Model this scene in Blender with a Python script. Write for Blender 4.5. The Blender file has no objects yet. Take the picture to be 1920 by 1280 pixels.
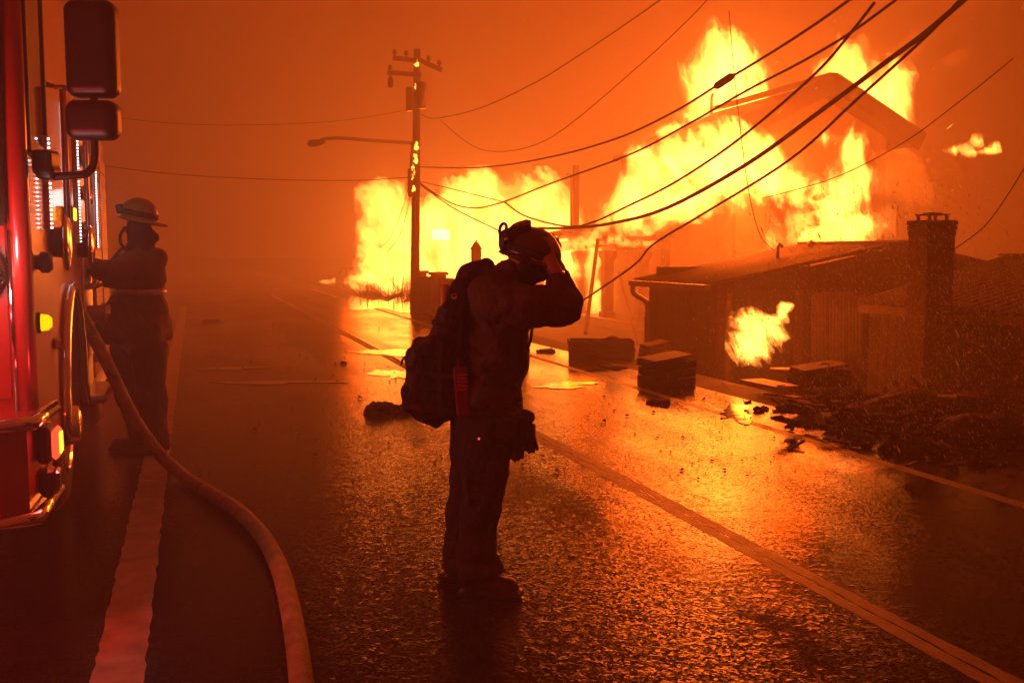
import bpy, math, random
import numpy as np
from mathutils import Vector, Matrix
random.seed(7)
SC = bpy.context.scene
COL = SC.collection

# ------------------------------------------------------------------ camera
CAMH, FPX = 1.6, 1867.0
YAW, PITCH = math.radians(17.7), math.radians(5.05)
cam_d = bpy.data.cameras.new('camera'); cam = bpy.data.objects.new('camera', cam_d); COL.objects.link(cam)
cam_d.lens = 35.0; cam_d.sensor_width = 36.0; cam_d.clip_start = 0.05; cam_d.clip_end = 2000
cam.location = (0, 0, CAMH); cam.rotation_euler = (math.pi/2-PITCH, 0, -YAW)
SC.camera = cam
# ------------------------------------------------------------------ world: night sky filled with fire-lit smoke
W = bpy.data.worlds.new('World'); SC.world = W; W.use_nodes = True
bgn = W.node_tree.nodes['Background']
bgn.inputs[0].default_value = (1.0, 0.062, 0.006, 1); bgn.inputs[1].default_value = 0.26
# ------------------------------------------------------------------ exposure / render
vs = SC.view_settings; vs.view_transform = 'Standard'; vs.look = 'None'; vs.exposure = 0; vs.gamma = 1
try: vs.use_curve_mapping = False
except Exception: pass
SC.render.engine = 'CYCLES'
cy = SC.cycles
cy.use_denoising = True
cy.max_bounces = 6; cy.diffuse_bounces = 2; cy.glossy_bounces = 3; cy.transmission_bounces = 4
cy.volume_bounces = 0; cy.transparent_max_bounces = 96
cy.sample_clamp_indirect = 6; cy.sample_clamp_direct = 0
cy.caustics_reflective = False; cy.caustics_refractive = False

# ------------------------------------------------------------------ geometry of the view -> places in the street
RZ = Matrix.Rotation(-YAW, 3, 'Z'); RX = Matrix.Rotation(math.pi/2-PITCH, 3, 'X'); CR = RZ @ RX
CAMP = Vector((0, 0, CAMH))
def ray(u, v): return CR @ Vector(((u-960)/FPX, (640-v)/FPX, -1.0))
def D(u, v, d): return CAMP + ray(u, v)*d
def G(u, v, z=0.0):
    r = ray(u, v); return CAMP + r*((z-CAMH)/r.z)
def PXp(u, v, X):
    r = ray(u, v); return CAMP + r*(X/r.x)
def PYp(u, v, Y):
    r = ray(u, v); return CAMP + r*(Y/r.y)
CAM_R = Vector((math.cos(YAW), -math.sin(YAW), 0)); CAM_F = Vector((math.sin(YAW), math.cos(YAW), 0))
def ppm(d): return d/FPX      # metres per photo pixel at depth d

# ------------------------------------------------------------------ noise in numpy
_rng = np.random.default_rng(11)
_T = _rng.random((32, 32, 32)).astype(np.float32)
def vnoise(x, y, z):
    xi = np.floor(x).astype(np.int32); yi = np.floor(y).astype(np.int32); zi = np.floor(z).astype(np.int32)
    fx = (x-xi).astype(np.float32); fy = (y-yi).astype(np.float32); fz = (z-zi).astype(np.float32)
    fx = fx*fx*(3-2*fx); fy = fy*fy*(3-2*fy); fz = fz*fz*(3-2*fz)
    x0 = xi & 31; x1 = (xi+1) & 31; y0 = yi & 31; y1 = (yi+1) & 31; z0 = zi & 31; z1 = (zi+1) & 31
    a = _T[x0, y0, z0]*(1-fx)+_T[x1, y0, z0]*fx; b = _T[x0, y1, z0]*(1-fx)+_T[x1, y1, z0]*fx
    c = _T[x0, y0, z1]*(1-fx)+_T[x1, y0, z1]*fx; e = _T[x0, y1, z1]*(1-fx)+_T[x1, y1, z1]*fx
    return (a*(1-fy)+b*fy)*(1-fz)+(c*(1-fy)+e*fy)*fz
def fbm(x, y, z, octv=5, gain=0.55):
    s = np.zeros_like(x); a = 1.0; t = 0.0
    for i in range(octv):
        s += a*vnoise(x+17.3*i, y+5.7*i, z+9.1*i); t += a; a *= gain; x = x*2.03; y = y*2.03; z = z*2.03
    return s/t
def ridged(x, y, z, octv=5, gain=0.6):
    s = np.zeros_like(x); a = 1.0; t = 0.0
    for i in range(octv):
        n = vnoise(x+13.7*i, y+7.1*i, z+3.3*i); s += a*(1-np.abs(2*n-1)); t += a; a *= gain; x = x*2.07; y = y*2.07; z = z*2.07
    return s/t
def surface_nets(F):
    s = F > 0
    c = np.zeros(tuple(n-1 for n in F.shape), np.int8)
    sl = [slice(0, -1), slice(1, None)]
    for i in (0, 1):
        for j in (0, 1):
            for k in (0, 1): c += s[sl[i], sl[j], sl[k]]
    mixed = (c > 0) & (c < 8)
    I = np.argwhere(mixed)
    if len(I) == 0: return np.zeros((0, 3)), np.zeros((0, 4), np.int32)
    idx = -np.ones(c.shape, np.int32); idx[mixed] = np.arange(len(I))
    corners = [(i, j, k) for i in (0, 1) for j in (0, 1) for k in (0, 1)]
    val = {q: F[I[:, 0]+q[0], I[:, 1]+q[1], I[:, 2]+q[2]] for q in corners}
    acc = np.zeros((len(I), 3)); cnt = np.zeros(len(I))
    for q in corners:
        for ax in range(3):
            if q[ax] == 0:
                r = list(q); r[ax] = 1; r = tuple(r)
                fa, fb = val[q], val[r]; m = (fa > 0) != (fb > 0)
                t = np.where(m, fa/np.where(m, fa-fb, 1), 0)
                for a2 in range(3):
                    acc[:, a2] += m*(q[a2] + (t if a2 == ax else 0))
                cnt += m
    V = I + acc/cnt[:, None]
    faces = []
    for ax in range(3):
        a1, a2 = (ax+1) % 3, (ax+2) % 3
        lo = [slice(None)]*3; hi = [slice(None)]*3
        lo[ax] = slice(0, -1); hi[ax] = slice(1, None)
        A = s[tuple(lo)]; B = s[tuple(hi)]
        for sign in (0, 1):
            M = (A & ~B) if sign == 0 else (~A & B)
            E = np.argwhere(M)
            ok = (E[:, a1] > 0) & (E[:, a2] > 0) & (E[:, a1] < F.shape[a1]-1) & (E[:, a2] < F.shape[a2]-1)
            E = E[ok]
            def cell(d1, d2):
                q = E.copy(); q[:, a1] += d1; q[:, a2] += d2
                return idx[q[:, 0], q[:, 1], q[:, 2]]
            qd = np.stack([cell(-1, -1), cell(0, -1), cell(0, 0), cell(-1, 0)], 1)
            if sign == 1: qd = qd[:, ::-1]
            faces.append(qd)
    return V, np.concatenate(faces)

# ------------------------------------------------------------------ objects
ORG = {}
def origin_of(p): return ORG.get(p.name, Vector((0, 0, 0))) if p else Vector((0, 0, 0))
def link(o, parent=None):
    COL.objects.link(o)
    if parent:
        o.parent = parent; ORG[o.name] = origin_of(parent)
    return o
def tag(o, label=None, cat=None, group=None, kind=None):
    if label: o['label'] = label
    if cat: o['category'] = cat
    if group: o['group'] = group
    if kind: o['kind'] = kind
    return o
def empty(name, loc, label=None, cat=None, group=None):
    o = bpy.data.objects.new(name, None); COL.objects.link(o); o.location = loc; o.empty_display_size = .2
    ORG[o.name] = Vector(loc); return tag(o, label, cat, group)
def np_mesh(name, V, F, smooth=False):
    me = bpy.data.meshes.new(name)
    V = np.asarray(V, np.float32); F = np.asarray(F, np.int32)
    n, k = F.shape
    me.vertices.add(len(V)); me.vertices.foreach_set('co', V.ravel())
    me.loops.add(n*k); me.loops.foreach_set('vertex_index', F.ravel())
    me.polygons.add(n); me.polygons.foreach_set('loop_start', np.arange(0, n*k, k, dtype=np.int32))
    me.polygons.foreach_set('loop_total', np.full(n, k, np.int32))
    if smooth: me.polygons.foreach_set('use_smooth', np.ones(n, bool))
    me.update(calc_edges=True); me.validate(); return me
class MB:
    """collects world-space pieces into one mesh"""
    def __init__(s): s.v = []; s.f = []; s.sm = []
    def add(s, vs_, fs, smooth=False):
        n = len(s.v); s.v += [Vector(a) for a in vs_]; s.f += [tuple(i+n for i in f) for f in fs]; s.sm += [smooth]*len(fs); return s
    def frame_box(s, o, ax, ay, az, bev=0.0):
        """box from corner o along three edge vectors, corners chamfered by bev metres"""
        o, ax, ay, az = Vector(o), Vector(ax), Vector(ay), Vector(az)
        if ax.cross(ay).dot(az) < 0: ax, ay = ay, ax
        if bev <= 0:
            vs_ = [o, o+ax, o+ax+ay, o+ay, o+az, o+ax+az, o+ax+ay+az, o+ay+az]
            return s.add(vs_, [(3, 2, 1, 0), (4, 5, 6, 7), (0, 1, 5, 4), (1, 2, 6, 5), (2, 3, 7, 6), (3, 0, 4, 7)])
        L = [ax.length, ay.length, az.length]; U = [ax/L[0], ay/L[1], az/L[2]]
        b = min(bev, min(L)*.45); vs_ = []; ix = {}
        for i in (0, 1):
            for j in (0, 1):
                for k in (0, 1):
                    for m in range(3):
                        q = [i*L[0], j*L[1], k*L[2]]
                        for w, t in enumerate((i, j, k)):
                            if w != m: q[w] += b if t == 0 else -b
                        ix[(i, j, k, m)] = len(vs_); vs_.append(o+U[0]*q[0]+U[1]*q[1]+U[2]*q[2])
        fs = []
        cc = o+ax/2+ay/2+az/2
        def put(ids):
            a, b2, c2 = vs_[ids[0]], vs_[ids[1]], vs_[ids[2]]
            nrm = (b2-a).cross(c2-a); mid = sum((vs_[i] for i in ids), Vector())/len(ids)
            fs.append(tuple(ids) if nrm.dot(mid-cc) > 0 else tuple(reversed(ids)))
        for m in range(3):
            o1, o2 = (m+1) % 3, (m+2) % 3
            for t in (0, 1):
                def key(p, q2, mm):
                    a = [0, 0, 0]; a[m] = t; a[o1] = p; a[o2] = q2; return ix[(a[0], a[1], a[2], mm)]
                put([key(0, 0, m), key(1, 0, m), key(1, 1, m), key(0, 1, m)])
            # edges parallel to axis m
            for p in (0, 1):
                for q2 in (0, 1):
                    def ek(t, mm):
                        a = [0, 0, 0]; a[m] = t; a[o1] = p; a[o2] = q2; return ix[(a[0], a[1], a[2], mm)]
                    put([ek(0, o1), ek(1, o1), ek(1, o2), ek(0, o2)])
        for i in (0, 1):
            for j in (0, 1):
                for k in (0, 1): put([ix[(i, j, k, 0)], ix[(i, j, k, 1)], ix[(i, j, k, 2)]])
        return s.add(vs_, fs)
    def box(s, lo, hi, bev=0.0):
        lo, hi = Vector(lo), Vector(hi); d = hi-lo
        return s.frame_box(lo, (d.x, 0, 0), (0, d.y, 0), (0, 0, d.z), bev)
    def beam(s, a, b, w, h, up=(0, 0, 1), bev=0.0):
        a, b = Vector(a), Vector(b); d = b-a; up = Vector(up)
        side = d.cross(up); side = side.normalized() if side.length > 1e-6 else Vector((1, 0, 0)); u2 = side.cross(d).normalized()
        return s.frame_box(a-side*w/2-u2*h/2, d, side*w, u2*h, bev)
    def tube(s, pts, rad, n=8, cap=True, flat=None):
        pts = [Vector(p) for p in pts]; rs = rad if isinstance(rad, (list, tuple)) else [rad]*len(pts)
        vs_ = []; pu = None
        for i, p in enumerate(pts):
            t = (pts[min(i+1, len(pts)-1)]-pts[max(i-1, 0)]).normalized()
            if pu is None:
                pu = t.cross(Vector((0, 0, 1))); pu = pu if pu.length > .05 else t.cross(Vector((1, 0, 0)))
            pu = (pu-t*pu.dot(t)).normalized(); w = t.cross(pu)
            for k in range(n):
                a = 2*math.pi*k/n; vs_.append(p+(pu*math.cos(a)+w*math.sin(a))*rs[i])
        fs = [(i*n+k, i*n+(k+1) % n, (i+1)*n+(k+1) % n, (i+1)*n+k) for i in range(len(pts)-1) for k in range(n)]
        if cap: fs += [tuple(reversed(range(n))), tuple((len(pts)-1)*n+k for k in range(n))]
        return s.add(vs_, fs, True)
    def lathe(s, o, axis, prof, n=20):
        """prof: (r, t) along axis"""
        o = Vector(o); ax = Vector(axis).normalized(); e = ax.cross(Vector((0, 0, 1)))
        e = e.normalized() if e.length > .05 else Vector((1, 0, 0)); w = ax.cross(e)
        vs_ = [o+ax*t+(e*math.cos(2*math.pi*k/n)+w*math.sin(2*math.pi*k/n))*max(r, 1e-4) for r, t in prof for k in range(n)]
        fs = [(i*n+k, i*n+(k+1) % n, (i+1)*n+(k+1) % n, (i+1)*n+k) for i in range(len(prof)-1) for k in range(n)]
        fs += [tuple(reversed(range(n))), tuple((len(prof)-1)*n+k for k in range(n))]
        return s.add(vs_, fs, True)
    def prism(s, poly, ext):
        """polygon (list of points) extruded by vector ext"""
        poly = [Vector(p) for p in poly]; ext = Vector(ext); n = len(poly)
        nrm = Vector((0, 0, 0))
        for i in range(n): nrm += (poly[i]-poly[0]).cross(poly[(i+1) % n]-poly[0])
        if nrm.dot(ext) > 0: poly = poly[::-1]
        vs_ = poly+[p+ext for p in poly]
        return s.add(vs_, [tuple(range(n)), tuple(reversed(range(n, 2*n)))]+[((i+1) % n, i, i+n, (i+1) % n+n) for i in range(n)])
    def build(s, name, mat, parent=None):
        o0 = origin_of(parent)
        me = bpy.data.meshes.new(name); me.from_pydata([tuple(p-o0) for p in s.v], [], s.f)
        me.polygons.foreach_set('use_smooth', s.sm); me.update()
        me.materials.append(mat)
        return link(bpy.data.objects.new(name, me), parent)
def lone(o, label, cat, group=None):     # a thing that is a single mesh
    return tag(o, label, cat, group)

# ------------------------------------------------------------------ materials
def nd(nt, t, **kw):
    n = nt.nodes.new(t)
    for k, v in kw.items(): setattr(n, k, v)
    return n
def mat(name, base, rough=.6, metal=0.0, var=.25, scale=6.0, bump=0.0, bscale=None, emit=None, estr=0, stretch=None, coat=0, rvar=0.0, spec=None):
    m = bpy.data.materials.new(name); m.use_nodes = True; nt = m.node_tree; b = nt.nodes['Principled BSDF']
    b.inputs['Roughness'].default_value = rough; b.inputs['Metallic'].default_value = metal
    if coat: b.inputs['Coat Weight'].default_value = coat; b.inputs['Coat Roughness'].default_value = .08
    if spec is not None: b.inputs['Specular IOR Level'].default_value = spec
    tc = nd(nt, 'ShaderNodeTexCoord'); mp = nd(nt, 'ShaderNodeMapping'); nt.links.new(tc.outputs['Object'], mp.inputs[0])
    if stretch: mp.inputs['Scale'].default_value = stretch
    ns = nd(nt, 'ShaderNodeTexNoise'); ns.inputs['Scale'].default_value = scale; ns.inputs['Detail'].default_value = 6
    nt.links.new(mp.outputs[0], ns.inputs['Vector'])
    cr = nd(nt, 'ShaderNodeValToRGB'); e = cr.color_ramp.elements
    e[0].position = .3; e[1].position = .72
    e[0].color = (*[c*(1-var) for c in base], 1); e[1].color = (*[min(1, c*(1+var)) for c in base], 1)
    nt.links.new(ns.outputs['Fac'], cr.inputs[0]); nt.links.new(cr.outputs[0], b.inputs['Base Color'])
    if rvar:
        mr = nd(nt, 'ShaderNodeMapRange'); mr.inputs[3].default_value = max(.02, rough-rvar); mr.inputs[4].default_value = min(1, rough+rvar)
        nt.links.new(ns.outputs['Fac'], mr.inputs[0]); nt.links.new(mr.outputs[0], b.inputs['Roughness'])
    if bump:
        n2 = nd(nt, 'ShaderNodeTexNoise'); n2.inputs['Scale'].default_value = bscale or scale*4; n2.inputs['Detail'].default_value = 4
        nt.links.new(mp.outputs[0], n2.inputs['Vector'])
        bp = nd(nt, 'ShaderNodeBump'); bp.inputs['Strength'].default_value = bump; bp.inputs['Distance'].default_value = .02
        nt.links.new(n2.outputs['Fac'], bp.inputs['Height']); nt.links.new(bp.outputs[0], b.inputs['Normal'])
    if emit:
        b.inputs['Emission Color'].default_value = (*emit, 1); b.inputs['Emission Strength'].default_value = estr
    return m
def volmat(name, col, strength):
    m = bpy.data.materials.new(name); m.use_nodes = True; nt = m.node_tree; nt.nodes.clear()
    o = nd(nt, 'ShaderNodeOutputMaterial'); e = nd(nt, 'ShaderNodeEmission')
    e.inputs[0].default_value = (*col, 1); e.inputs[1].default_value = strength
    nt.links.new(e.outputs[0], o.inputs['Volume']); return m
M = {}
M['char'] = mat('charred wood', (.022, .017, .014), .8, var=.5, scale=5, bump=.5, bscale=30)
M['wood'] = mat('weathered wood', (.16, .11, .075), .7, var=.35, scale=4, bump=.3, stretch=(1, 1, .15))
M['darkwood'] = mat('dark stained wood', (.04, .026, .018), .7, var=.4, scale=4, bump=.3)
M['stucco'] = mat('smoked stucco', (.22, .16, .12), .85, var=.35, scale=2.5, bump=.3, bscale=40)
M['brick'] = mat('sooty brick', (.10, .055, .04), .85, var=.4, scale=9, bump=.6, bscale=40)
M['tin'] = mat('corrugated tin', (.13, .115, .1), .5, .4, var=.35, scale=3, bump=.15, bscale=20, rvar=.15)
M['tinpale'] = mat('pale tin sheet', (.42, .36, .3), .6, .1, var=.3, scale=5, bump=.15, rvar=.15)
M['steel'] = mat('dark steel', (.12, .11, .10), .35, .8, var=.3, scale=6)
M['chrome'] = mat('chrome', (.75, .75, .75), .12, 1, var=.05)
M['redpaint'] = mat('engine red paint', (.36, .018, .012), .3, var=.12, scale=3, coat=.6)
M['blackrub'] = mat('black rubber', (.012, .012, .012), .6, var=.3, scale=20, bump=.1)
M['blackpl'] = mat('black plastic', (.014, .013, .013), .42, var=.2, scale=8)
M['glass'] = mat('dark cab glass', (.02, .012, .01), .06, var=.1)
M['alu'] = mat('brushed aluminium', (.55, .55, .55), .3, .9, var=.12, scale=12, stretch=(1, 1, .1))
M['line'] = mat('worn white road paint', (.13, .105, .08), .42, var=.85, scale=5, bump=.25, bscale=160, rvar=.12)
M['jacket'] = mat('sooty tan turnout cloth', (.075, .055, .026), .85, var=.35, scale=7, bump=.35, bscale=60)
M['coat2'] = mat('tan turnout coat', (.11, .055, .022), .85, var=.3, scale=6, bump=.3, bscale=50)
M['pants'] = mat('dark navy work trousers', (.016, .015, .018), .85, var=.4, scale=7, bump=.3, bscale=60)
M['boot'] = mat('black leather boot', (.012, .01, .01), .4, var=.3, scale=12, bump=.15)
M['pack'] = mat('black nylon pack', (.014, .012, .013), .65, var=.4, scale=12, bump=.3, bscale=80)
M['packred'] = mat('red nylon panel', (.12, .012, .008), .6, var=.3, scale=12, bump=.2)
M['strap'] = mat('webbing strap', (.02, .018, .017), .7, var=.3, scale=30)
M['skin'] = mat('skin', (.42, .22, .15), .55, var=.12, scale=14)
M['helmet'] = mat('sooty helmet shell', (.05, .022, .014), .35, var=.5, scale=9, bump=.15, coat=.3)
M['helmet2'] = mat('yellow helmet shell', (.26, .15, .04), .35, var=.35, scale=9, bump=.12, coat=.3)
M['goggle'] = mat('goggle lens', (.25, .12, .05), .1, var=.2, coat=.5)
M['reflect'] = mat('reflective stripe', (.6, .5, .3), .35, .2, var=.2, scale=20)
M['orange'] = mat('orange plastic', (.42, .06, .015), .45, var=.15, scale=12)
M['yellow'] = mat('yellow bottle paint', (.55, .36, .04), .35, var=.15, scale=8)
M['hose'] = mat('tan woven fire hose', (.34, .26, .08), .85, var=.4, scale=9, bump=.9, bscale=55)
M['cable'] = mat('black cable sheath', (.04, .028, .02), .6, var=.3, scale=10)
M['pole'] = mat('tarred pole wood', (.075, .045, .03), .8, var=.4, scale=5, bump=.4, stretch=(3, 3, .3))
M['card'] = mat('wet cardboard', (.18, .11, .06), .7, var=.35, scale=6, bump=.2)
M['debris'] = mat('burnt debris', (.02, .014, .011), .8, var=.8, scale=6, bump=.8, bscale=25, spec=.2)
M['plywood'] = mat('pale board', (.42, .32, .2), .55, var=.25, scale=4, bump=.1)
M['carpaint'] = mat('burnt car body', (.06, .045, .04), .6, .3, var=.5, scale=5)
M['ember'] = mat('glowing ember', (.2, .05, .01), .8, emit=(1, .42, .05), estr=6)
M['led'] = mat('white led', (.8, .8, .8), .4, emit=(.85, .9, 1), estr=9)
M['redlamp'] = mat('red lamp lens', (.5, .01, .01), .2, emit=(1, .06, .02), estr=2.2)
M['redhot'] = mat('red lamp hot spot', (.5, .1, .02), .2, emit=(1, .42, .02), estr=4)
M['amber'] = mat('amber lamp lens', (.6, .25, .01), .2, emit=(1, .36, .0), estr=2.4)
M['white'] = mat('white lamp lens', (.8, .8, .8), .2, emit=(1, .6, .55), estr=8)
M['litwin'] = mat('burning room window', (.9, .7, .4), .4, emit=(1, .75, .28), estr=5)
M['ground'] = mat('wet sandy soil', (.03, .021, .015), .75, var=.7, scale=1.2, bump=.9, bscale=9, rvar=.25, spec=.25)
M['concrete'] = mat('wet concrete', (.14, .11, .085), .4, var=.4, scale=1.5, bump=.35, bscale=30, rvar=.2)

def asphalt(name='wet asphalt', lo=(.008, .007, .007), hi=(.032, .027, .024)):
    m = bpy.data.materials.new(name); m.use_nodes = True; nt = m.node_tree; b = nt.nodes['Principled BSDF']; L = nt.links.new
    tc = nd(nt, 'ShaderNodeTexCoord')
    big = nd(nt, 'ShaderNodeTexNoise'); big.inputs['Scale'].default_value = .45; big.inputs['Detail'].default_value = 5; big.inputs['Roughness'].default_value = .55
    mp = nd(nt, 'ShaderNodeMapping'); mp.inputs['Scale'].default_value = (1.6, .8, 1); L(tc.outputs['Object'], mp.inputs[0]); L(mp.outputs[0], big.inputs['Vector'])
    wet = nd(nt, 'ShaderNodeMapRange'); wet.inputs[1].default_value = .43; wet.inputs[2].default_value = .57; 
    stn = nd(nt, 'ShaderNodeTexNoise'); stn.inputs['Scale'].default_value = 1.0; stn.inputs['Detail'].default_value = 4
    mp2 = nd(nt, 'ShaderNodeMapping'); mp2.inputs['Scale'].default_value = (1.5, .09, 1); L(tc.outputs['Object'], mp2.inputs[0]); L(mp2.outputs[0], stn.inputs['Vector'])
    wa = nd(nt, 'ShaderNodeMath', operation='MULTIPLY'); wa.inputs[1].default_value = .6; L(big.outputs['Fac'], wa.inputs[0])
    wb = nd(nt, 'ShaderNodeMath', operation='MULTIPLY_ADD'); wb.inputs[1].default_value = .4; L(stn.outputs['Fac'], wb.inputs[0]); L(wa.outputs[0], wb.inputs[2]); L(wb.outputs[0], wet.inputs[0])
    agg = nd(nt, 'ShaderNodeTexVoronoi'); agg.inputs['Scale'].default_value = 55; L(tc.outputs['Object'], agg.inputs['Vector'])
    fine = nd(nt, 'ShaderNodeTexNoise'); fine.inputs['Scale'].default_value = 80; fine.inputs['Detail'].default_value = 5; fine.inputs['Roughness'].default_value = .65; L(tc.outputs['Object'], fine.inputs['Vector'])
    mid = nd(nt, 'ShaderNodeTexNoise'); mid.inputs['Scale'].default_value = 3.2; mid.inputs['Detail'].default_value = 6; L(tc.outputs['Object'], mid.inputs['Vector'])
    # colour: dark binder, paler stones, oil-dark patches
    cr = nd(nt, 'ShaderNodeValToRGB'); e = cr.color_ramp.elements; e[0].position = .25; e[0].color = (*lo, 1); e[1].position = .8; e[1].color = (*hi, 1)
    mixf = nd(nt, 'ShaderNodeMath', operation='MULTIPLY_ADD'); mixf.inputs[1].default_value = .6; L(fine.outputs['Fac'], mixf.inputs[0])
    m2 = nd(nt, 'ShaderNodeMath', operation='MULTIPLY'); m2.inputs[1].default_value = .4; L(mid.outputs['Fac'], m2.inputs[0]); L(m2.outputs[0], mixf.inputs[2])
    L(mixf.outputs[0], cr.inputs[0]); L(cr.outputs[0], b.inputs['Base Color'])
    rr = nd(nt, 'ShaderNodeMapRange'); rr.inputs[3].default_value = .22; rr.inputs[4].default_value = .14; L(wet.outputs[0], rr.inputs[0])
    ra = nd(nt, 'ShaderNodeMath', operation='MULTIPLY_ADD'); ra.inputs[1].default_value = .16; L(mid.outputs['Fac'], ra.inputs[0]); 
    rs = nd(nt, 'ShaderNodeMath', operation='SUBTRACT'); rs.inputs[1].default_value = .1; L(rr.outputs[0], rs.inputs[0]); L(rs.outputs[0], ra.inputs[2])
    L(ra.outputs[0], b.inputs['Roughness'])
    # sparse proud stones over a fairly flat wet film
    sel = nd(nt, 'ShaderNodeTexNoise'); sel.inputs['Scale'].default_value = 16; sel.inputs['Detail'].default_value = 3; L(tc.outputs['Object'], sel.inputs['Vector'])
    sm = nd(nt, 'ShaderNodeMapRange'); sm.inputs[1].default_value = .5; sm.inputs[2].default_value = .62; sm.inputs[3].default_value = .08; L(sel.outputs['Fac'], sm.inputs[0])
    inv = nd(nt, 'ShaderNodeMath', operation='SUBTRACT'); inv.inputs[0].default_value = 1.0; L(agg.outputs['Distance'], inv.inputs[1])
    h1 = nd(nt, 'ShaderNodeMath', operation='MULTIPLY'); L(inv.outputs[0], h1.inputs[0]); L(sm.outputs[0], h1.inputs[1])
    h2 = nd(nt, 'ShaderNodeMath', operation='MULTIPLY_ADD'); h2.inputs[1].default_value = .22; L(fine.outputs['Fac'], h2.inputs[0]); L(h1.outputs[0], h2.inputs[2])
    bs = nd(nt, 'ShaderNodeMapRange'); bs.inputs[3].default_value = .34; bs.inputs[4].default_value = .12; L(wet.outputs[0], bs.inputs[0])
    bp = nd(nt, 'ShaderNodeBump'); bp.inputs['Distance'].default_value = .007; L(bs.outputs[0], bp.inputs['Strength']); L(h2.outputs[0], bp.inputs['Height'])
    b2 = nd(nt, 'ShaderNodeBump'); b2.inputs['Distance'].default_value = .05; b2.inputs['Strength'].default_value = .03; L(mid.outputs['Fac'], b2.inputs['Height']); L(bp.outputs[0], b2.inputs['Normal'])
    # each stone in the wet surface is a small facet with its own tilt
    fac = nd(nt, 'ShaderNodeTexVoronoi'); fac.inputs['Scale'].default_value = 75; L(tc.outputs['Object'], fac.inputs['Vector'])
    sub = nd(nt, 'ShaderNodeVectorMath', operation='SUBTRACT'); sub.inputs[1].default_value = (.5, .5, .5); L(fac.outputs['Color'], sub.inputs[0])
    ta = nd(nt, 'ShaderNodeMapRange'); ta.inputs[3].default_value = .17; ta.inputs[4].default_value = .03; L(wet.outputs[0], ta.inputs[0])
    scl = nd(nt, 'ShaderNodeVectorMath', operation='SCALE'); L(sub.outputs[0], scl.inputs[0]); L(ta.outputs[0], scl.inputs['Scale'])
    add = nd(nt, 'ShaderNodeVectorMath', operation='ADD'); L(scl.outputs[0], add.inputs[0]); L(b2.outputs[0], add.inputs[1])
    nrm = nd(nt, 'ShaderNodeVectorMath', operation='NORMALIZE'); L(add.outputs[0], nrm.inputs[0])
    L(nrm.outputs[0], b.inputs['Normal']); b.inputs['IOR'].default_value = 1.14; b.inputs['Specular IOR Level'].default_value = .4; return m
M['asphalt'] = asphalt()
M['line'] = mat('worn white road paint', (.32, .27, .18), .5, var=.35, scale=7, bump=.15, bscale=120, rvar=.12, spec=.3)
def water():
    m = bpy.data.materials.new('puddle water'); m.use_nodes = True; nt = m.node_tree; b = nt.nodes['Principled BSDF']
    b.inputs['Base Color'].default_value = (.01, .008, .006, 1); b.inputs['Roughness'].default_value = .05; b.inputs['IOR'].default_value = 1.5
    tc = nd(nt, 'ShaderNodeTexCoord'); n = nd(nt, 'ShaderNodeTexNoise'); n.inputs['Scale'].default_value = 5; n.inputs['Detail'].default_value = 3
    nt.links.new(tc.outputs['Object'], n.inputs['Vector']); bp = nd(nt, 'ShaderNodeBump'); bp.inputs['Strength'].default_value = .1; bp.inputs['Distance'].default_value = .02
    nt.links.new(n.outputs['Fac'], bp.inputs['Height']); nt.links.new(bp.outputs[0], b.inputs['Normal']); return m
M['water'] = water()
FIRE = (1.0, .26, .034)
M['fl_out'] = volmat('flame fringe', FIRE, 3.2)
M['fl_core'] = volmat('flame core', FIRE, 17.0)
M['fl_dim'] = volmat('dim flame', (1, .16, .008), 1.0)
M['fl_far'] = volmat('far flame fringe', FIRE, 2.6)
M['fl_farcore'] = volmat('far flame core', FIRE, 10)
M['fl_jet'] = volmat('jet flame fringe', FIRE, 7)
M['fl_jetcore'] = volmat('jet flame core', FIRE, 34)

# ------------------------------------------------------------------ setting: ground, road, markings
def gz(X, Y):
    if X <= 6.2: z = -.012
    else:
        t = min(1, (X-6.2)/2.6); t = t*t*(3-2*t); z = -.012-.8*t
    if X > 6.6: z += .10*(math.sin(X*1.7+Y*.9)*math.cos(Y*1.3-X*.4))*min(1, (X-6.6))*.6
    return z
xs = [-400, -120, -40, -15, -8, 0, 5, 5.9, 6.2]+[6.2+.2*i for i in range(1, 24)]+[11+.5*i for i in range(1, 30)]+[28, 40, 80, 200, 500]
ys = [-150, -40, -15]+[-6+.5*i for i in range(0, 110)]+[52, 58, 70, 90, 130, 220, 500]
V = [(x, y, gz(x, y)) for y in ys for x in xs]; nx = len(xs)
F = [(j*nx+i, j*nx+i+1, (j+1)*nx+i+1, (j+1)*nx+i) for j in range(len(ys)-1) for i in range(nx-1)]
g = MB().add(V, F, True).build('ground', M['ground']); tag(g, kind='structure')
RE = 5.75
n = 60
rb = [(RE+.10*math.sin(k*1.9)*math.sin(k*.63), -40+k*5.0) for k in range(n)]
road = MB().prism([(-9, -40, 0)]+[(x, y, 0) for x, y in rb]+[(-9, rb[-1][1], 0)], (0, 0, -.008)).build('road', M['asphalt']); tag(road, kind='structure')
def strip(x0, x1, y0, y1, z, name, m, seed=0):
    rnd = random.Random(seed); V = []; F = []; k = max(2, int((y1-y0)/.07)) if y1-y0 < 60 else int((y1-y0)/.4)
    for i in range(k+1):
        y = y0+(y1-y0)*i/k; V += [(x0+rnd.uniform(-.006, .006), y, z), (x1+rnd.uniform(-.006, .006), y, z)]
    F = [(2*i, 2*i+1, 2*i+3, 2*i+2) for i in range(k)]
    return MB().add(V, F).build(name, m, road)
strip(-.41, -.22, -3, 32, .0012, 'painted_line', M['line'], 1)
strip(2.77, 2.846, -3, 40, .0012, 'painted_line', M['line'], 2)
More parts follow.
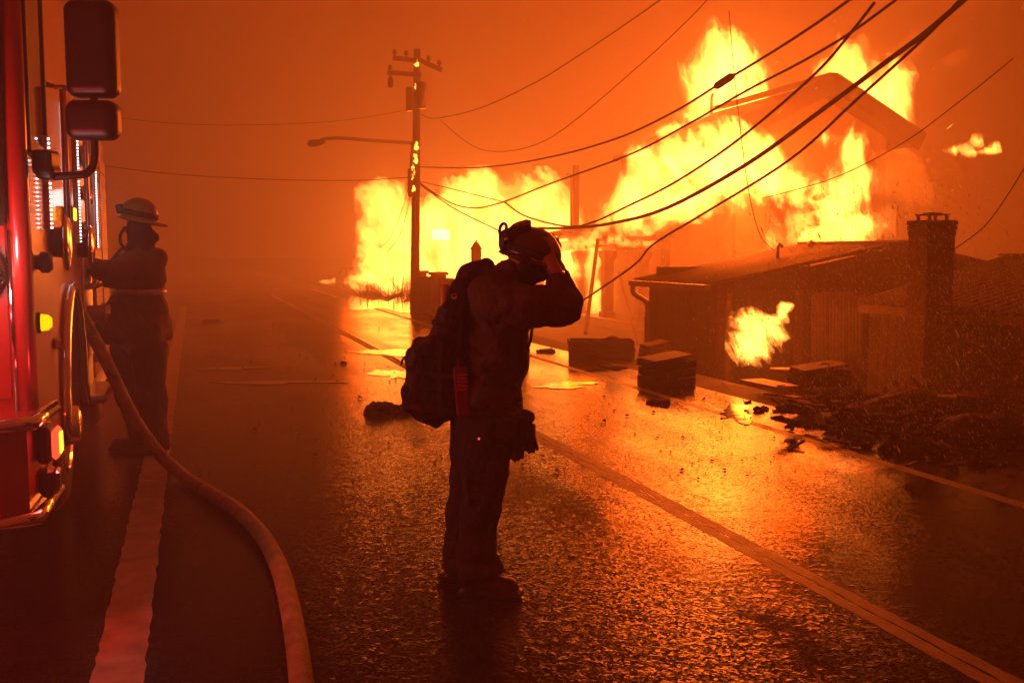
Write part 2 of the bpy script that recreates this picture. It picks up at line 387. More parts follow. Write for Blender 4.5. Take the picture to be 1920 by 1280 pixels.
strip(2.855, 2.93, -3, 40, .0012, 'painted_line', M['line'], 6)
strip(4.95, 5.06, -3, 45, .0012, 'painted_line', M['line'], 4)
def blob_poly(pts, k=6, jit=.05, seed=0):
    """closed Catmull-Rom round ground points"""
    rnd = random.Random(seed); out = []; n = len(pts)
    for i in range(n):
        p0, p1, p2, p3 = [Vector(pts[(i+j-1) % n]) for j in range(4)]
        for t in range(k):
            t /= k; q = .5*((2*p1)+(p2-p0)*t+(2*p0-5*p1+4*p2-p3)*t*t+(3*p1-p0-3*p2+p3)*t**3)
            out.append(q+Vector((rnd.uniform(-jit, jit), rnd.uniform(-jit, jit), 0)))
    return out
def puddle(u, v, ru, rv, seed, z=.006):
    """shallow water with a ragged outline round a ground spot"""
    pts = []; rnd = random.Random(seed); ph = [rnd.uniform(0, 6.28) for _ in range(9)]
    for k in range(120):
        a = 2*math.pi*k/120; f = 1+sum(math.sin(a*(q+2)+ph[q])*.34/(q+1)**.75 for q in range(9)); pts.append(G(u+ru*f*math.cos(a), v+rv*f*math.sin(a), z))
    o = MB().prism(pts, (0, 0, -.003)).build('puddle', M['water']); tag(o, kind='structure'); return o
puddle(725, 572, 62, 13, 1)
puddle(735, 661, 70, 5, 2)
puddle(742, 700, 34, 9, 3)
puddle(1060, 722, 50, 5, 5)
puddle(1382, 774, 34, 12, 6)
puddle(1140, 690, 26, 6, 7)
puddle(520, 716, 110, 3, 9)
puddle(430, 690, 60, 2.5, 10)

# ------------------------------------------------------------------ flames: closed shells of burning gas, brightness follows their depth
def flame(name, blobs, d, vox, label, out='fl_out', core='fl_core', amp=.62, lam=1.1, cut=-.06, dep=.55, stretch=.55, lean=.25, seed=0, isoc=None):
    """blobs: (u, v, ru, rv[, depth offset]) in photo pixels at depth d"""
    s = ppm(d); B = []
    for q in blobs:
        c = D(q[0], q[1], d+(q[4] if len(q) > 4 else 0)); B.append((c.dot(CAM_R), c.dot(CAM_F), c.z, q[2]*s, max(.16, dep*.5*(q[2]+q[3])*s), q[3]*s))
    B = np.array(B); pad = 1.5
    lo = (B[:, :3]-B[:, 3:]*pad).min(0); hi = (B[:, :3]+B[:, 3:]*pad).max(0)
    nn = np.ceil((hi-lo)/vox).astype(int)+3
    ax = [lo[i]-vox+np.arange(nn[i])*vox for i in range(3)]
    X, Y, Z = np.meshgrid(*[a.astype(np.float32) for a in ax], indexing='ij')
    S = np.full(X.shape, -3.0, np.float32)
    for b in B:
        q = np.sqrt(((X-b[0])/b[3])**2+((Y-b[1])/b[4])**2+((Z-b[2])/b[5])**2)
        S = np.maximum(S, 1-q)
    m = S > -1.2
    x, y, z = X[m]/lam+seed*3.7, Y[m]/lam+seed*1.3, Z[m]/lam*stretch
    x = x+lean*Z[m]/lam
    wx = vnoise(x*.9+40, y*.9, z*.9)-.5; wz = vnoise(x*.9, y*.9+31, z*.9+7)-.5
    nz = (fbm(x*1.2+wx*1.4, y*1.2+wx*.6, z*1.2+wz*1.4, 3, .6)-.5)*2.6+(ridged(x*2.2+wx*2.2, y*1.6+wx, z*1.9+wz*2.2, 6, .74)-.62)*3.8
    Fd = np.full(X.shape, -1.0, np.float32); Fd[m] = S[m]-cut+amp*nz
    for a in range(3):
        sl = [slice(None)]*3; sl[a] = 0; Fd[tuple(sl)] = -1; sl[a] = -1; Fd[tuple(sl)] = -1
    Fc = Fd.copy()
    Fc[m] += .55*(ridged(x*4.6+wx*3, y*3+wx, z*4.2+wz*3, 4, .7)-.62)*2.4-.05
    def shell(iso, nm, mt, parent):
        Vv, Ff = surface_nets((Fc if parent else Fd)-iso)
        if len(Ff) == 0: return None
        P = np.stack([np.interp(Vv[:, i], np.arange(nn[i]), ax[i]) for i in range(3)], 1)
        Wd = P[:, :1]*np.array(CAM_R)[None]+P[:, 1:2]*np.array(CAM_F)[None]; Wd[:, 2] = P[:, 2]
        me = np_mesh(nm, Wd, Ff, True); me.materials.append(M[mt]); return link(bpy.data.objects.new(nm, me), parent)
    o = shell(0, name, out, None)
    if o is None: print('EMPTY FLAME', label); return
    tag(o, label, 'flame', 'flames of the burning houses')
    if core: shell(isoc if isoc is not None else .42, 'flame_core', core, o)
    return o
flame('flame', [(1345, 95, 26, 40), (1335, 150, 42, 60), (1375, 140, 48, 60), (1405, 165, 35, 60), (1340, 215, 45, 45), (1390, 220, 50, 45), (1300, 250, 50, 25), (1345, 255, 60, 25), (1265, 275, 30, 18)], 30.5, .037,
      'tall yellow plume of flame standing over the left roof slope', seed=1, lam=1.0)
flame('flame', [(1590, 112, 26, 34), (1560, 135, 30, 22), (1600, 160, 50, 40), (1640, 190, 45, 50), (1670, 215, 32, 48), (1600, 200, 45, 30), (1685, 160, 25, 50)], 30.5, .037,
      'broad yellow flame rising behind the right roof rake', seed=2, lam=1.0)
flame('flame', [(1255, 330, 55, 55), (1215, 375, 55, 40), (1165, 395, 35, 32), (1300, 300, 65, 50), (1345, 265, 55, 30), (1370, 320, 80, 55), (1440, 285, 30, 45), (1430, 335, 70, 40), (1490, 345, 55, 32), (1270, 375, 75, 30), (1205, 290, 25, 12), (1540, 350, 45, 22)], 23.4, .031,
      'largest white hot flame sweeping across the house front', seed=3, lam=1.1, cut=-.12, isoc=.36)
flame('flame', [(1600, 290, 32, 45), (1590, 350, 42, 45), (1560, 395, 52, 40), (1500, 415, 40, 30), (1595, 425, 52, 36), (1530, 440, 60, 30), (1620, 330, 22, 30), (1560, 260, 26, 16)], 22.6, .031,
      'ragged yellow flame climbing the gable behind the tin roof', seed=4, lam=.9, isoc=.38)
flame('flame', [(1690, 325, 42, 32), (1720, 350, 30, 25), (1660, 310, 25, 20)], 23.0, .04,
      'dull orange flame cloud right of the gable', out='fl_dim', core=None, seed=5)
flame('flame', [(1800, 281, 22, 8), (1830, 268, 8, 14), (1818, 286, 18, 7), (1856, 283, 16, 5), (1866, 276, 6, 7)], 24.0, .018,
      'small separate flame hanging far right of the gable', core='fl_jetcore', seed=6, lam=.22, out='fl_jet', cut=.05, amp=.85)
flame('flame', [(720, 385, 40, 42), (700, 440, 26, 55), (745, 450, 55, 60), (800, 440, 55, 70), (830, 400, 50, 45), (870, 470, 60, 60), (740, 500, 60, 40), (810, 500, 60, 35), (930, 420, 60, 55), (960, 480, 50, 60), (1000, 390, 50, 50), (1040, 440, 40, 60), (900, 370, 55, 35), (705, 375, 22, 25)], 44, .075,
      'wide yellow blaze filling the far house', out='fl_far', core='fl_farcore', seed=7, lam=1.7, cut=-.15, amp=.62, isoc=.3)
flame('flame', [(1060, 460, 22, 26), (1085, 455, 28, 20), (1110, 440, 26, 18), (1130, 420, 18, 24), (1150, 450, 26, 14), (1185, 455, 30, 10), (1215, 455, 22, 10), (1240, 462, 14, 6)], 29.5, .03,
      'ragged flame licking along the porch roof edge', seed=8, lam=.6, cut=.16)
flame('flame', [(1115, 500, 15, 40), (1118, 545, 13, 45), (1065, 500, 20, 26), (1062, 540, 16, 26), (1030, 535, 22, 12)], 34.5, .035,
      'bright fire inside the porch between the posts', seed=9, lam=.8, cut=.05)
flame('flame', [(1185, 404, 22, 8), (1215, 396, 24, 8), (1250, 385, 24, 8), (1285, 375, 22, 7), (1310, 367, 12, 5)], 22.9, .03,
      'thin line of flame along the sagging lower eave', seed=10, lam=.4, cut=.1)
flame('flame', [(1285, 413, 24, 9), (1305, 416, 14, 6), (1268, 410, 14, 5)], 22.7, .03,
      'small bright flame under the lower eave', seed=11, lam=.4, cut=.0)
flame('flame', [(1410, 640, 34, 32), (1405, 610, 26, 22), (1432, 620, 28, 22), (1450, 600, 20, 10), (1420, 655, 24, 16), (1472, 576, 10, 10), (1465, 590, 8, 10)], 14.2, .014,
      'jet of white yellow flame at the shed doorway', out='fl_jet', core='fl_jetcore', seed=12, lam=.26, cut=.0, dep=.7, amp=.75)
flame('flame', [(612, 528, 14, 4), (628, 526, 10, 5), (640, 530, 8, 3)], 60, .05,
      'low flame on the road left of the burnt car', seed=13, lam=.5, cut=-.1, amp=.4)
flame('flame', [(690, 525, 30, 14), (730, 535, 28, 16), (755, 530, 20, 22), (675, 520, 16, 8), (745, 545, 16, 10)], 40, .06,
      'low ragged flames in the bushes beside the pole', seed=14, lam=.8, cut=.05)
flame('flame', [(1700, 90, 22, 20), (1715, 75, 12, 16), (1690, 105, 14, 10), (1785, 115, 26, 10), (1800, 105, 14, 12)], 27, .05,
      'faint wisps of flame high in the smoke', out='fl_dim', core=None, seed=15, lam=.7, cut=.1)
M['smoke'] = bpy.data.materials.new('dark smoke'); M['smoke'].use_nodes = True; M['smoke'].node_tree.nodes.clear()
_o = nd(M['smoke'].node_tree, 'ShaderNodeOutputMaterial'); _v = nd(M['smoke'].node_tree, 'ShaderNodeVolumePrincipled')
_v.inputs['Color'].default_value = (.30, .24, .2, 1); _v.inputs['Density'].default_value = .2; M['smoke'].node_tree.links.new(_v.outputs[0], _o.inputs['Volume'])
sk = flame('smoke_plume', [(1790, 180, 90, 110), (1860, 280, 100, 110), (1900, 120, 90, 110), (1790, 360, 70, 90), (1880, 420, 90, 80), (1940, 40, 90, 90), (1720, 60, 50, 40)], 21.0, .10,
           'dark smoke plume rolling right of the burning gable', out='smoke', core=None, seed=21, lam=2.2, cut=-.25, amp=.5, dep=.8)
sk['category'] = 'smoke'; del sk['group']
sk = flame('smoke_plume', [(1470, 215, 40, 16), (1500, 190, 36, 14), (1440, 240, 36, 14), (1480, 60, 60, 40), (1450, 130, 24, 50)], 29.0, .06,
           'brown smoke between the two roof flames', out='smoke', core=None, seed=22, lam=1.2, cut=-.2, amp=.5, dep=.9)
sk['category'] = 'smoke'; del sk['group']
def fire_light(u, v, d, watts, r, col=(1, .098, .004)):
    l = bpy.data.lights.new('fire_light', 'POINT'); l.energy = watts; l.color = col; l.shadow_soft_size = r
    o = bpy.data.objects.new('fire_light', l); COL.objects.link(o); o.location = D(u, v, d); return o
fire_light(1270, 330, 22.4, 2851, 1.6)
fire_light(1420, 315, 22.4, 2332, 1.6)
fire_light(1560, 400, 21.4, 604, 1.2)
fire_light(1370, 160, 31.0, 2851, 1.8)
fire_light(1630, 180, 31.0, 950, 1.6)
fire_light(730, 440, 43, 2937, 2.2)
fire_light(850, 440, 43, 2764, 2.2)
fire_light(970, 430, 43, 2764, 2.2)
fire_light(1090, 460, 29.0, 604, .7)
fire_light(1420, 630, 13.9, 120, .35)
# ------------------------------------------------------------------ solid shapes from distance fields (cloth, packs, rubble)
def sdf_mesh(name, prims, vox, m, parent=None, k=.03, wr=0.0, wf=12.0, wstretch=1.0, seed=0, oct_=3):
    """prims: ('c',a,b,ra,rb) ('e',c,(rx,ry,rz),R) ('b',c,(hx,hy,hz),round,R); a leading '-' cuts"""
    los, his = [], []
    for p in prims:
        if p[0][0] == '-': continue
        if p[0] == 'c':
            r = max(p[3], p[4]); a, b = Vector(p[1]), Vector(p[2])
            los.append([min(a[i], b[i])-r for i in range(3)]); his.append([max(a[i], b[i])+r for i in range(3)])
        else:
            r = Vector(p[2]).length if p[-1] is not None else 0
            ex = [r]*3 if p[-1] is not None else list(p[2])
            los.append([p[1][i]-ex[i] for i in range(3)]); his.append([p[1][i]+ex[i] for i in range(3)])
    pad = 3*vox+k+wr
    lo = np.array(los).min(0)-pad; hi = np.array(his).max(0)+pad
    nn = np.ceil((hi-lo)/vox).astype(int)+1
    ax = [(lo[i]+np.arange(nn[i])*vox).astype(np.float32) for i in range(3)]
    Fd = np.full(nn, 1.0, np.float32)
    def local(p):
        if p[0][-1] == 'c':
            r = max(p[3], p[4]); a, b = np.array(p[1]), np.array(p[2]); l0 = np.minimum(a, b)-r; h0 = np.maximum(a, b)+r
        else:
            r = Vector(p[2]).length; c = np.array(p[1]); l0 = c-r; h0 = c+r
        q = 2*vox+2*k+wr+.03
        i0 = np.maximum(((l0-q-lo)/vox).astype(int), 0); i1 = np.minimum(((h0+q-lo)/vox).astype(int)+2, nn)
        return tuple(slice(i0[i], i1[i]) for i in range(3))
    for p in prims:
        sl = local(p)
        X, Y, Z = np.meshgrid(*[ax[i][sl[i]] for i in range(3)], indexing='ij')
        t = p[0][-1]
        if t == 'c':
            a, b = np.array(p[1]), np.array(p[2]); ab = b-a; L = max(1e-9, ab.dot(ab))
            h = np.clip(((X-a[0])*ab[0]+(Y-a[1])*ab[1]+(Z-a[2])*ab[2])/L, 0, 1)
            d = np.sqrt((X-a[0]-h*ab[0])**2+(Y-a[1]-h*ab[1])**2+(Z-a[2]-h*ab[2])**2)-(p[3]+(p[4]-p[3])*h)
        else:
            x, y, z = X-p[1][0], Y-p[1][1], Z-p[1][2]
            R = p[-1]
            if R is not None:
                R = np.array(R)   # columns = local axes
                x, y, z = x*R[0, 0]+y*R[1, 0]+z*R[2, 0], x*R[0, 1]+y*R[1, 1]+z*R[2, 1], x*R[0, 2]+y*R[1, 2]+z*R[2, 2]
            if t == 'e':
                r = p[2]; q0 = np.sqrt((x/r[0])**2+(y/r[1])**2+(z/r[2])**2); q1 = np.sqrt((x/r[0]**2)**2+(y/r[1]**2)**2+(z/r[2]**2)**2)
                d = q0*(q0-1)/np.maximum(q1, 1e-6)
            else:
                h, rd = p[2], p[3]
                qx, qy, qz = np.abs(x)-h[0]+rd, np.abs(y)-h[1]+rd, np.abs(z)-h[2]+rd
                d = np.sqrt(np.maximum(qx, 0)**2+np.maximum(qy, 0)**2+np.maximum(qz, 0)**2)+np.minimum(np.maximum(qx, np.maximum(qy, qz)), 0)-rd
        old = Fd[sl]
        if p[0][0] == '-':
            Fd[sl] = np.maximum(old, -d)
        else:
            h = np.clip(.5+.5*(old-d)/k, 0, 1); Fd[sl] = old*(1-h)+d*h-k*h*(1-h)
    if wr:
        mm = np.abs(Fd) < wr*2+3*vox
        ii = np.nonzero(mm)
        x, y, z = [ax[i][ii[i]] for i in range(3)]
        Fd[mm] += wr*(fbm(x*wf+seed*7.1, y*wf+3, z*wf*wstretch+seed, oct_, .6)-.5)*2.6
    Vv, Ff = surface_nets(-Fd)
    P = lo[None]+Vv*vox - np.array(origin_of(parent))[None]
    me = np_mesh(name, P, Ff, True); me.materials.append(m)
    return link(bpy.data.objects.new(name, me), parent)
def rot_to(zdir, xdir=(1, 0, 0)):
    z = Vector(zdir).normalized(); x = Vector(xdir); x = (x-z*x.dot(z)).normalized(); y = z.cross(x)
    return Matrix((x, y, z)).transposed()
def spline(pts, k=8):
    P = [Vector(p) for p in pts]; out = []
    for i in range(len(P)-1):
        p0, p1, p2, p3 = P[max(i-1, 0)], P[i], P[i+1], P[min(i+2, len(P)-1)]
        for t in range(k):
            t /= k; out.append(.5*((2*p1)+(p2-p0)*t+(2*p0-5*p1+4*p2-p3)*t*t+(3*p1-p0-3*p2+p3)*t**3))
    return out+[P[-1]]

# ------------------------------------------------------------------ the burning two-storey house
YG = 22.0
apex = PYp(1545, 155, YG); eL = PYp(1378, 250, YG); eR = PYp(1692, 250, YG)
XL, XR, XA, ZR = eL.x, eR.x, apex.x, apex.z; ZE = (eL.z+eR.z)/2; YF = PXp(1290, 237, XA).y; ZB = -.95
hs = empty('burning_house', (XA, YG+3, ZB), 'burning two storey house with gabled roof engulfed in flame', 'house')
w = MB().prism([(XL+.25, YG+.3, ZB), (XR-.25, YG+.3, ZB), (XR-.25, YG+.3, ZE), (XA, YG+.3, ZR-.22), (XL+.25, YG+.3, ZE)], (0, .16, 0)); w.build('gable_wall', M['stucco'], hs)
MB().box((XL+.25, YG+.47, ZB), (XL+.4, YG+3.9, ZE)).build('front_wall', M['stucco'], hs)
MB().box((XR-.4, YG+.47, ZB), (XR-.25, YF, ZE)).build('rear_wall', M['stucco'], hs)
for i in range(6):   # bare studs where the far half of the front wall has burnt out
    y = YG+4.1+i*.62; MB().beam((XL+.33+random.uniform(-.03, .03), y, 1.9), (XL+.33+random.uniform(-.08, .08), y+random.uniform(-.1, .1), ZE-random.uniform(0, .5)), .1, .12, (0, 1, 0)).build('stud', M['char'], hs)
MB().beam((XL+.33, YG+4, ZE-.05), (XL+.33, YF+.2, ZE-.12), .14, .16).build('wall_plate', M['char'], hs)
MB().beam((XL+.33, YG+4, 1.85), (XL+.33, YF+.6, 1.8), .14, .2).build('floor_beam', M['char'], hs)
for sx, xe in ((-1, XL-.28), (1, XR+.28)):
    ze = ZE-.1
    rf = MB(); nseg = 14
    for i in range(nseg):      # charred roof deck with an uneven edge
        y0 = YG-.35+(YF+.35-YG)*i/nseg; y1 = YG-.35+(YF+.35-YG)*(i+1)/nseg
        jag = random.uniform(0, .22) if sx < 0 else 0
        xe2, ze2 = xe+jag*(XA-xe)/1.5, ze+jag*(ZR-ze)/1.5
        rf.prism([(XA, y0, ZR), (xe2, y0, ze2), (xe2, y0, ze2-.16), (XA, y0, ZR-.17)], (0, y1-y0, 0))
    rf.build('roof_slope', M['char'], hs)
    r0 = Vector((XA, YG-.42, ZR+.03)); r1 = Vector((xe, YG-.42, ze+.02))
    MB().beam(r0-Vector((0, 0, .08)), r1-Vector((0, 0, .08)), .1, .46, (0, 0, 1)).build('rake_board', M['darkwood'], hs)
    for i in range(14):      # shingle ends standing proud of the rake
        t = (i+.5)/14; p = r0.lerp(r1, t); MB().beam(p+Vector((0, -.05, .09)), p+Vector((0, .45, .09+random.uniform(-.02, .03))), .235+random.uniform(-.02, .02), .04).build('shingle', M['char'], hs)
MB().beam((XA-.02, YG-.45, ZR+.12), (XA, YF, ZR+.1), .24, .1).build('ridge_cap', M['char'], hs)
for (u, v) in ((1345, 205), ):
    p = PXp(u, v, XA); MB().tube([(XA-.2, p.y, ZR-.3), (XA-.2, p.y, ZR+.42), (XA-.2, p.y-.1, ZR+.5)], .05).build('vent_pipe', M['steel'], hs)
for (u0, v0, u1, v1) in ((1585, 300, 1640, 365), (1440, 345, 1500, 420)):   # gable windows
    a, b = PYp(u0, v0, YG+.3), PYp(u1, v1, YG+.3); x0, x1, z0, z1 = a.x, b.x, b.z, a.z
    f = MB()
    for q in ((x0-.08, z0-.08, x0, z1+.08), (x1, z0-.08, x1+.08, z1+.08), (x0, z0-.08, x1, z0), (x0, z1, x1, z1+.08)): f.box((q[0], YG+.22, q[1]), (q[2], YG+.296, q[3]))
    fo = f.build('window_frame', M['wood'], hs)
    MB().box((x0, YG+.27, z0), (x1, YG+.29, z1)).build('pane', M['glass'], fo)
# single-storey wing and porch
XP = XL+.1
pa, pb = PXp(1035, 452, XP), PXp(1320, 385, XP)
zp = 1.95
MB().beam((XP-.05, YF+6.2, zp-.15), (XP-.05, YG+3.2, zp+.25), .18, .34).build('porch_beam', M['char'], hs)
pr = MB()
for i in range(10):
    y0 = YG+3.1+i*1.05; s_ = .1*math.sin(i*1.3)
    pr.prism([(XP-.5, y0, zp+.30-s_), (XP+3.2, y0, zp+.95-s_), (XP+3.2, y0, zp+.83-s_), (XP-.5, y0, zp+.18-s_)], (0, 1.04, 0))
pr.build('porch_roof', M['char'], hs)
MB().box((XP-.35, YF-1.9, -.78), (XP+2.9, YF+6.2, -.47), .02).build('porch_floor', M['concrete'], hs)
for u in (1085, 1139, 1203):
    p = PXp(u, 530, XP); pw = .16
    post = MB().box((XP-pw, p.y-pw, -.47), (XP+pw, p.y+pw, zp-.25), .02).build('post', M['darkwood'], hs)
    for sg in (-1, 1):
        MB().prism([(XP-.09, p.y+sg*pw, zp-.75), (XP-.09, p.y+sg*.28, zp-.62), (XP-.09, p.y+sg*.55, zp-.42), (XP-.09, p.y+sg*.58, zp-.27), (XP-.09, p.y+sg*pw, zp-.27)], (.18, 0, 0)).build('bracket', M['darkwood'], post)
    MB().box((XP-pw-.05, p.y-pw-.05, -.47), (XP+pw+.05, p.y+pw+.05, -.3), .01).build('post_base', M['darkwood'], post)
y0, y1 = PXp(1150, 500, XP+.9).y, PXp(1275, 500, XP+.9).y
MB().box((XP+.85, y1, -.47), (XP+1.0, y0, zp+.1)).build('porch_wall', M['stucco'], hs)
MB().box((XP+.4, y1-.02, -.47), (XP+.55, y1+.25, zp+.1)).build('door_jamb', M['darkwood'], hs)
for zz in (.08, -.12, -.32): MB().beam((XP-.05, PXp(1205, 530, XP).y-.2, zz), (XP-.05, PXp(1236, 530, XP).y-.6, zz), .05, .07).build('porch_rail', M['darkwood'], hs)
for (u, v0, v1, r) in ((1080, 310, 425, .095), ):
    a, b = D(u, v0, 34), D(u, v1, 34); MB().box((a.x-r, a.y-r, b.z-.6), (a.x+r, a.y+r, a.z), .01).build('chimney_stack', M['darkwood'], hs)
a = D(1071, 400, 34); t = D(1071, 330, 34); MB().tube([a-Vector((0, 0, .6)), t, t+Vector((0, 0, .06))-CAM_R*.03, t+Vector((0, 0, .08))-CAM_R*.1, t-CAM_R*.16+Vector((0, 0, .02))], .035).build('flue_pipe', M['steel'], hs)

# ------------------------------------------------------------------ the low tin-roofed shed and its wing
XS = 8.0
ne = PXp(1338, 532, XS); YS = ne.y; ap = PYp(1680, 458, YS); fe = PXp(1208, 527, XS); YSF = fe.y
EZ, AX, AZ = ne.z, ap.x, ap.z; SB = -.95
sh = empty('tin_roof_shed', (AX, YS+1, SB), 'low dark shed with corrugated tin roof and burning doorway', 'shed')
RXs = 2*AX-XS
nb = 26     # gable wall of upright boards
for i in range(nb):
    x0 = XS+.12+(RXs-.24-XS)*i/nb; x1 = x0+(RXs-.24-XS)/nb-.012; xm = (x0+x1)/2
    zt = EZ-.06+(AZ-EZ)*(1-abs(xm-AX)/(AX-XS))-.06
    if 1368 < 960+FPX*math.tan(math.atan2(xm, YS)-YAW) < 1500: continue      # burnt-out doorway
    MB().box((x0, YS+.02+random.uniform(0, .012), SB), (x1, YS+.05, zt)).build('wall_board', M['darkwood'], sh)
dx0, dx1 = PYp(1366, 600, YS).x, PYp(1500, 600, YS).x
lt = PYp(1430, 545, YS).z
MB().box((dx0-.05, YS, lt), (dx1+.05, YS+.1, lt+.12)).build('lintel', M['char'], sh)
MB().prism([(dx0-.05, YS+.03, lt+.12), (dx1+.05, YS+.03, lt+.12), (dx1+.05, YS+.03, EZ-.1+(AZ-EZ)*(dx1-XS)/(AX-XS)), (dx0-.05, YS+.03, EZ-.1+(AZ-EZ)*(dx0-XS)/(AX-XS))], (0, .04, 0)).build('gable_panel', M['darkwood'], sh)
for x in (dx0, dx1): MB().box((x-.05, YS-.02, SB), (x+.05, YS+.1, lt)).build('door_post', M['wood'], sh)
MB().box((XS+.1, YS+2.2, SB), (RXs-.1, YS+2.3, AZ-.4)).build('inner_wall', M['char'], sh)
for i in range(12):
    y0 = YS+.06+(YSF-YS-.06)*i/12; MB().box((XS+.1, y0, SB), (XS+.14+random.uniform(0, .012), y0+(YSF-YS)/12-.02, EZ-.05)).build('wall_board', M['darkwood'], sh)
# pale corrugated door leaning on the gable
def corrugated(o, across, along, nw, amp, m, name, parent, thick=.004, seg=6):
    """sheet of nw waves: o corner, across = wave direction vector, along = rib direction vector"""
    o, ac, al = Vector(o), Vector(across), Vector(along); nrm = ac.cross(al).normalized(); V = []; n = nw*seg
    for i in range(n+1):
        q = o+ac*(i/n)+nrm*amp*math.sin(2*math.pi*i/seg)
        V += [q, q+al, q+al-nrm*thick, q-nrm*thick]
    F = []
    for i in range(n):
        a = 4*i; F += [(a, a+4, a+5, a+1), (a+3, a+2, a+6, a+7), (a+1, a+5, a+6, a+2), (a, a+3, a+7, a+4)]
    F += [(0, 1, 2, 3), (4*n, 4*n+3, 4*n+2, 4*n+1)]
    return MB().add(V, F, True).build(name, m, parent)
a, b = PYp(1524, 548, YS-.1), PYp(1616, 690, YS-.1)
for i in range(3):
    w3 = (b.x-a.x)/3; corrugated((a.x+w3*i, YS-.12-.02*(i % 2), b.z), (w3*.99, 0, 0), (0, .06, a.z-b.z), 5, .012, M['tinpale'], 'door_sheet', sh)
# roof sheets, ribs running up the slope
ns = 4; ov = .18
for side in (0, 1):
    xe = XS-ov if side == 0 else RXs+ov; ze = EZ-.03
    for i in range(ns):
        y0 = YS-.2+(YSF-YS+.3)*i/ns; wd = (YSF-YS+.3)/ns
        oz = .008*(i % 2)+.02
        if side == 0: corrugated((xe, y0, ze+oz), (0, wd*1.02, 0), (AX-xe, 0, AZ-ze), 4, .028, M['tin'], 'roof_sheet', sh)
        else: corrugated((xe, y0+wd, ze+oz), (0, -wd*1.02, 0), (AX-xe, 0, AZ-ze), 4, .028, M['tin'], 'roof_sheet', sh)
MB().beam((AX, YS-.22, AZ+.05), (AX, YSF+.12, AZ+.05), .3, .035).build('ridge_cap', M['tin'], sh)
MB().beam((XS-.02, YS-.16, EZ-.12), (AX, YS-.16, AZ-.10), .04, .14).build('rake_board', M['darkwood'], sh)
MB().beam((AX, YS-.16, AZ-.10), (RXs+.02, YS-.16, EZ-.12), .04, .14).build('rake_board', M['darkwood'], sh)
gt = MB().beam((XS-ov-.04, YS-.2, EZ-.06), (XS-ov-.04, YSF+.1, EZ-.06), .12, .1).build('gutter', M['steel'], sh)
MB().tube(spline([(XS-ov-.04, YSF+.02, EZ-.1), (XS-ov-.02, YSF+.02, EZ-.25), (XS+.05, YSF-.02, EZ-.42), (XS+.06, YSF-.02, EZ-.6), (XS+.06, YSF-.02, SB)], 4), .05).build('downspout', M['steel'], gt)
for (u, v) in ((1458, 470), (1517, 463)):
    p = PXp(u, v+14, XS+.55*(AX-XS) if u < 1500 else AX-.3); zt = p.z
    MB().tube([(p.x, p.y, zt-.25), (p.x, p.y, zt+.2), (p.x, p.y-.06, zt+.25), (p.x+.0, p.y-.14, zt+.2)], .03).build('vent_pipe', M['steel'], sh)
# wing nearer the road end
XW, AW = 9.2, 11.7
we = PXp(1622, 568, XW); WZ = we.z; WY1 = we.y; WY0 = 6.6; WR = PXp(1862, 482, AW).z
wg = empty('shed_wing', (XW+1, 9, SB), 'dark wing with corrugated roof and brick chimney on its road side', 'shed')
ns = 6; wd = (WY1-WY0)/ns
for i in range(ns):
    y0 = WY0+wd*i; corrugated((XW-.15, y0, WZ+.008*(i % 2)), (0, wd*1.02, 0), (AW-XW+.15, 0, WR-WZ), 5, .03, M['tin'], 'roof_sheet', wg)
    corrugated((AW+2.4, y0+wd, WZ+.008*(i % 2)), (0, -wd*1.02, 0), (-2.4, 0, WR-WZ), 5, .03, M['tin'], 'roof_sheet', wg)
MB().beam((AW, WY0, WR+.04), (AW, WY1, WR+.04), .3, .03).build('ridge_cap', M['tin'], wg)
nb = 28
for i in range(nb):
    y0 = WY0+.1+(WY1-WY0-.2)*i/nb; MB().box((XW+.02, y0, SB), (XW+.05+random.uniform(0, .012), y0+(WY1-WY0-.2)/nb-.012, WZ-.04)).build('wall_board', M['darkwood'], wg)
MB().beam((XW-.1, WY0, WZ-.07), (XW-.1, WY1, WZ-.07), .04, .12).build('fascia_board', M['wood'], wg)
MB().prism([(XW+.05, WY1-.1, SB), (AW+2.3, WY1-.1, SB), (AW+2.3, WY1-.1, WZ-.05), (AW, WY1-.1, WR-.05), (XW+.05, WY1-.1, WZ-.05)], (0, .06, 0)).build('end_wall', M['darkwood'], wg)

# brick chimney on the wing's road side
X0, X1, Y0, Y1 = 8.64, 9.06, 10.20, 10.56; ct = PXp(1740, 412, X0).z
ch = MB().box((X0, Y0, SB), (X1, Y1, ct), .01).build('chimney', M['brick'], wg)
zc = ct-.19
for k in range(3): MB().box((X0-.008-.006*k, Y0-.008-.006*k, zc+.066*k), (X1+.008+.006*k, Y1+.008+.006*k, zc+.066*k+.056), .008).build('brick_course', M['brick'], ch)
for x in (X0+.08, X1-.08):
    for y in (Y0+.08, Y1-.08): MB().box((x-.015, y-.015, ct), (x+.015, y+.015, ct+.06)).build('cap_post', M['steel'], ch)
MB().box((X0+.05, Y0+.04, ct+.06), (X1-.05, Y1-.04, ct+.078), .008).build('cap_plate', M['steel'], ch)
MB().box((X0+.12, Y0+.1, ct+.08), (X1-.12, Y1-.1, ct+.095), .008).build('cap_top', M['steel'], ch)

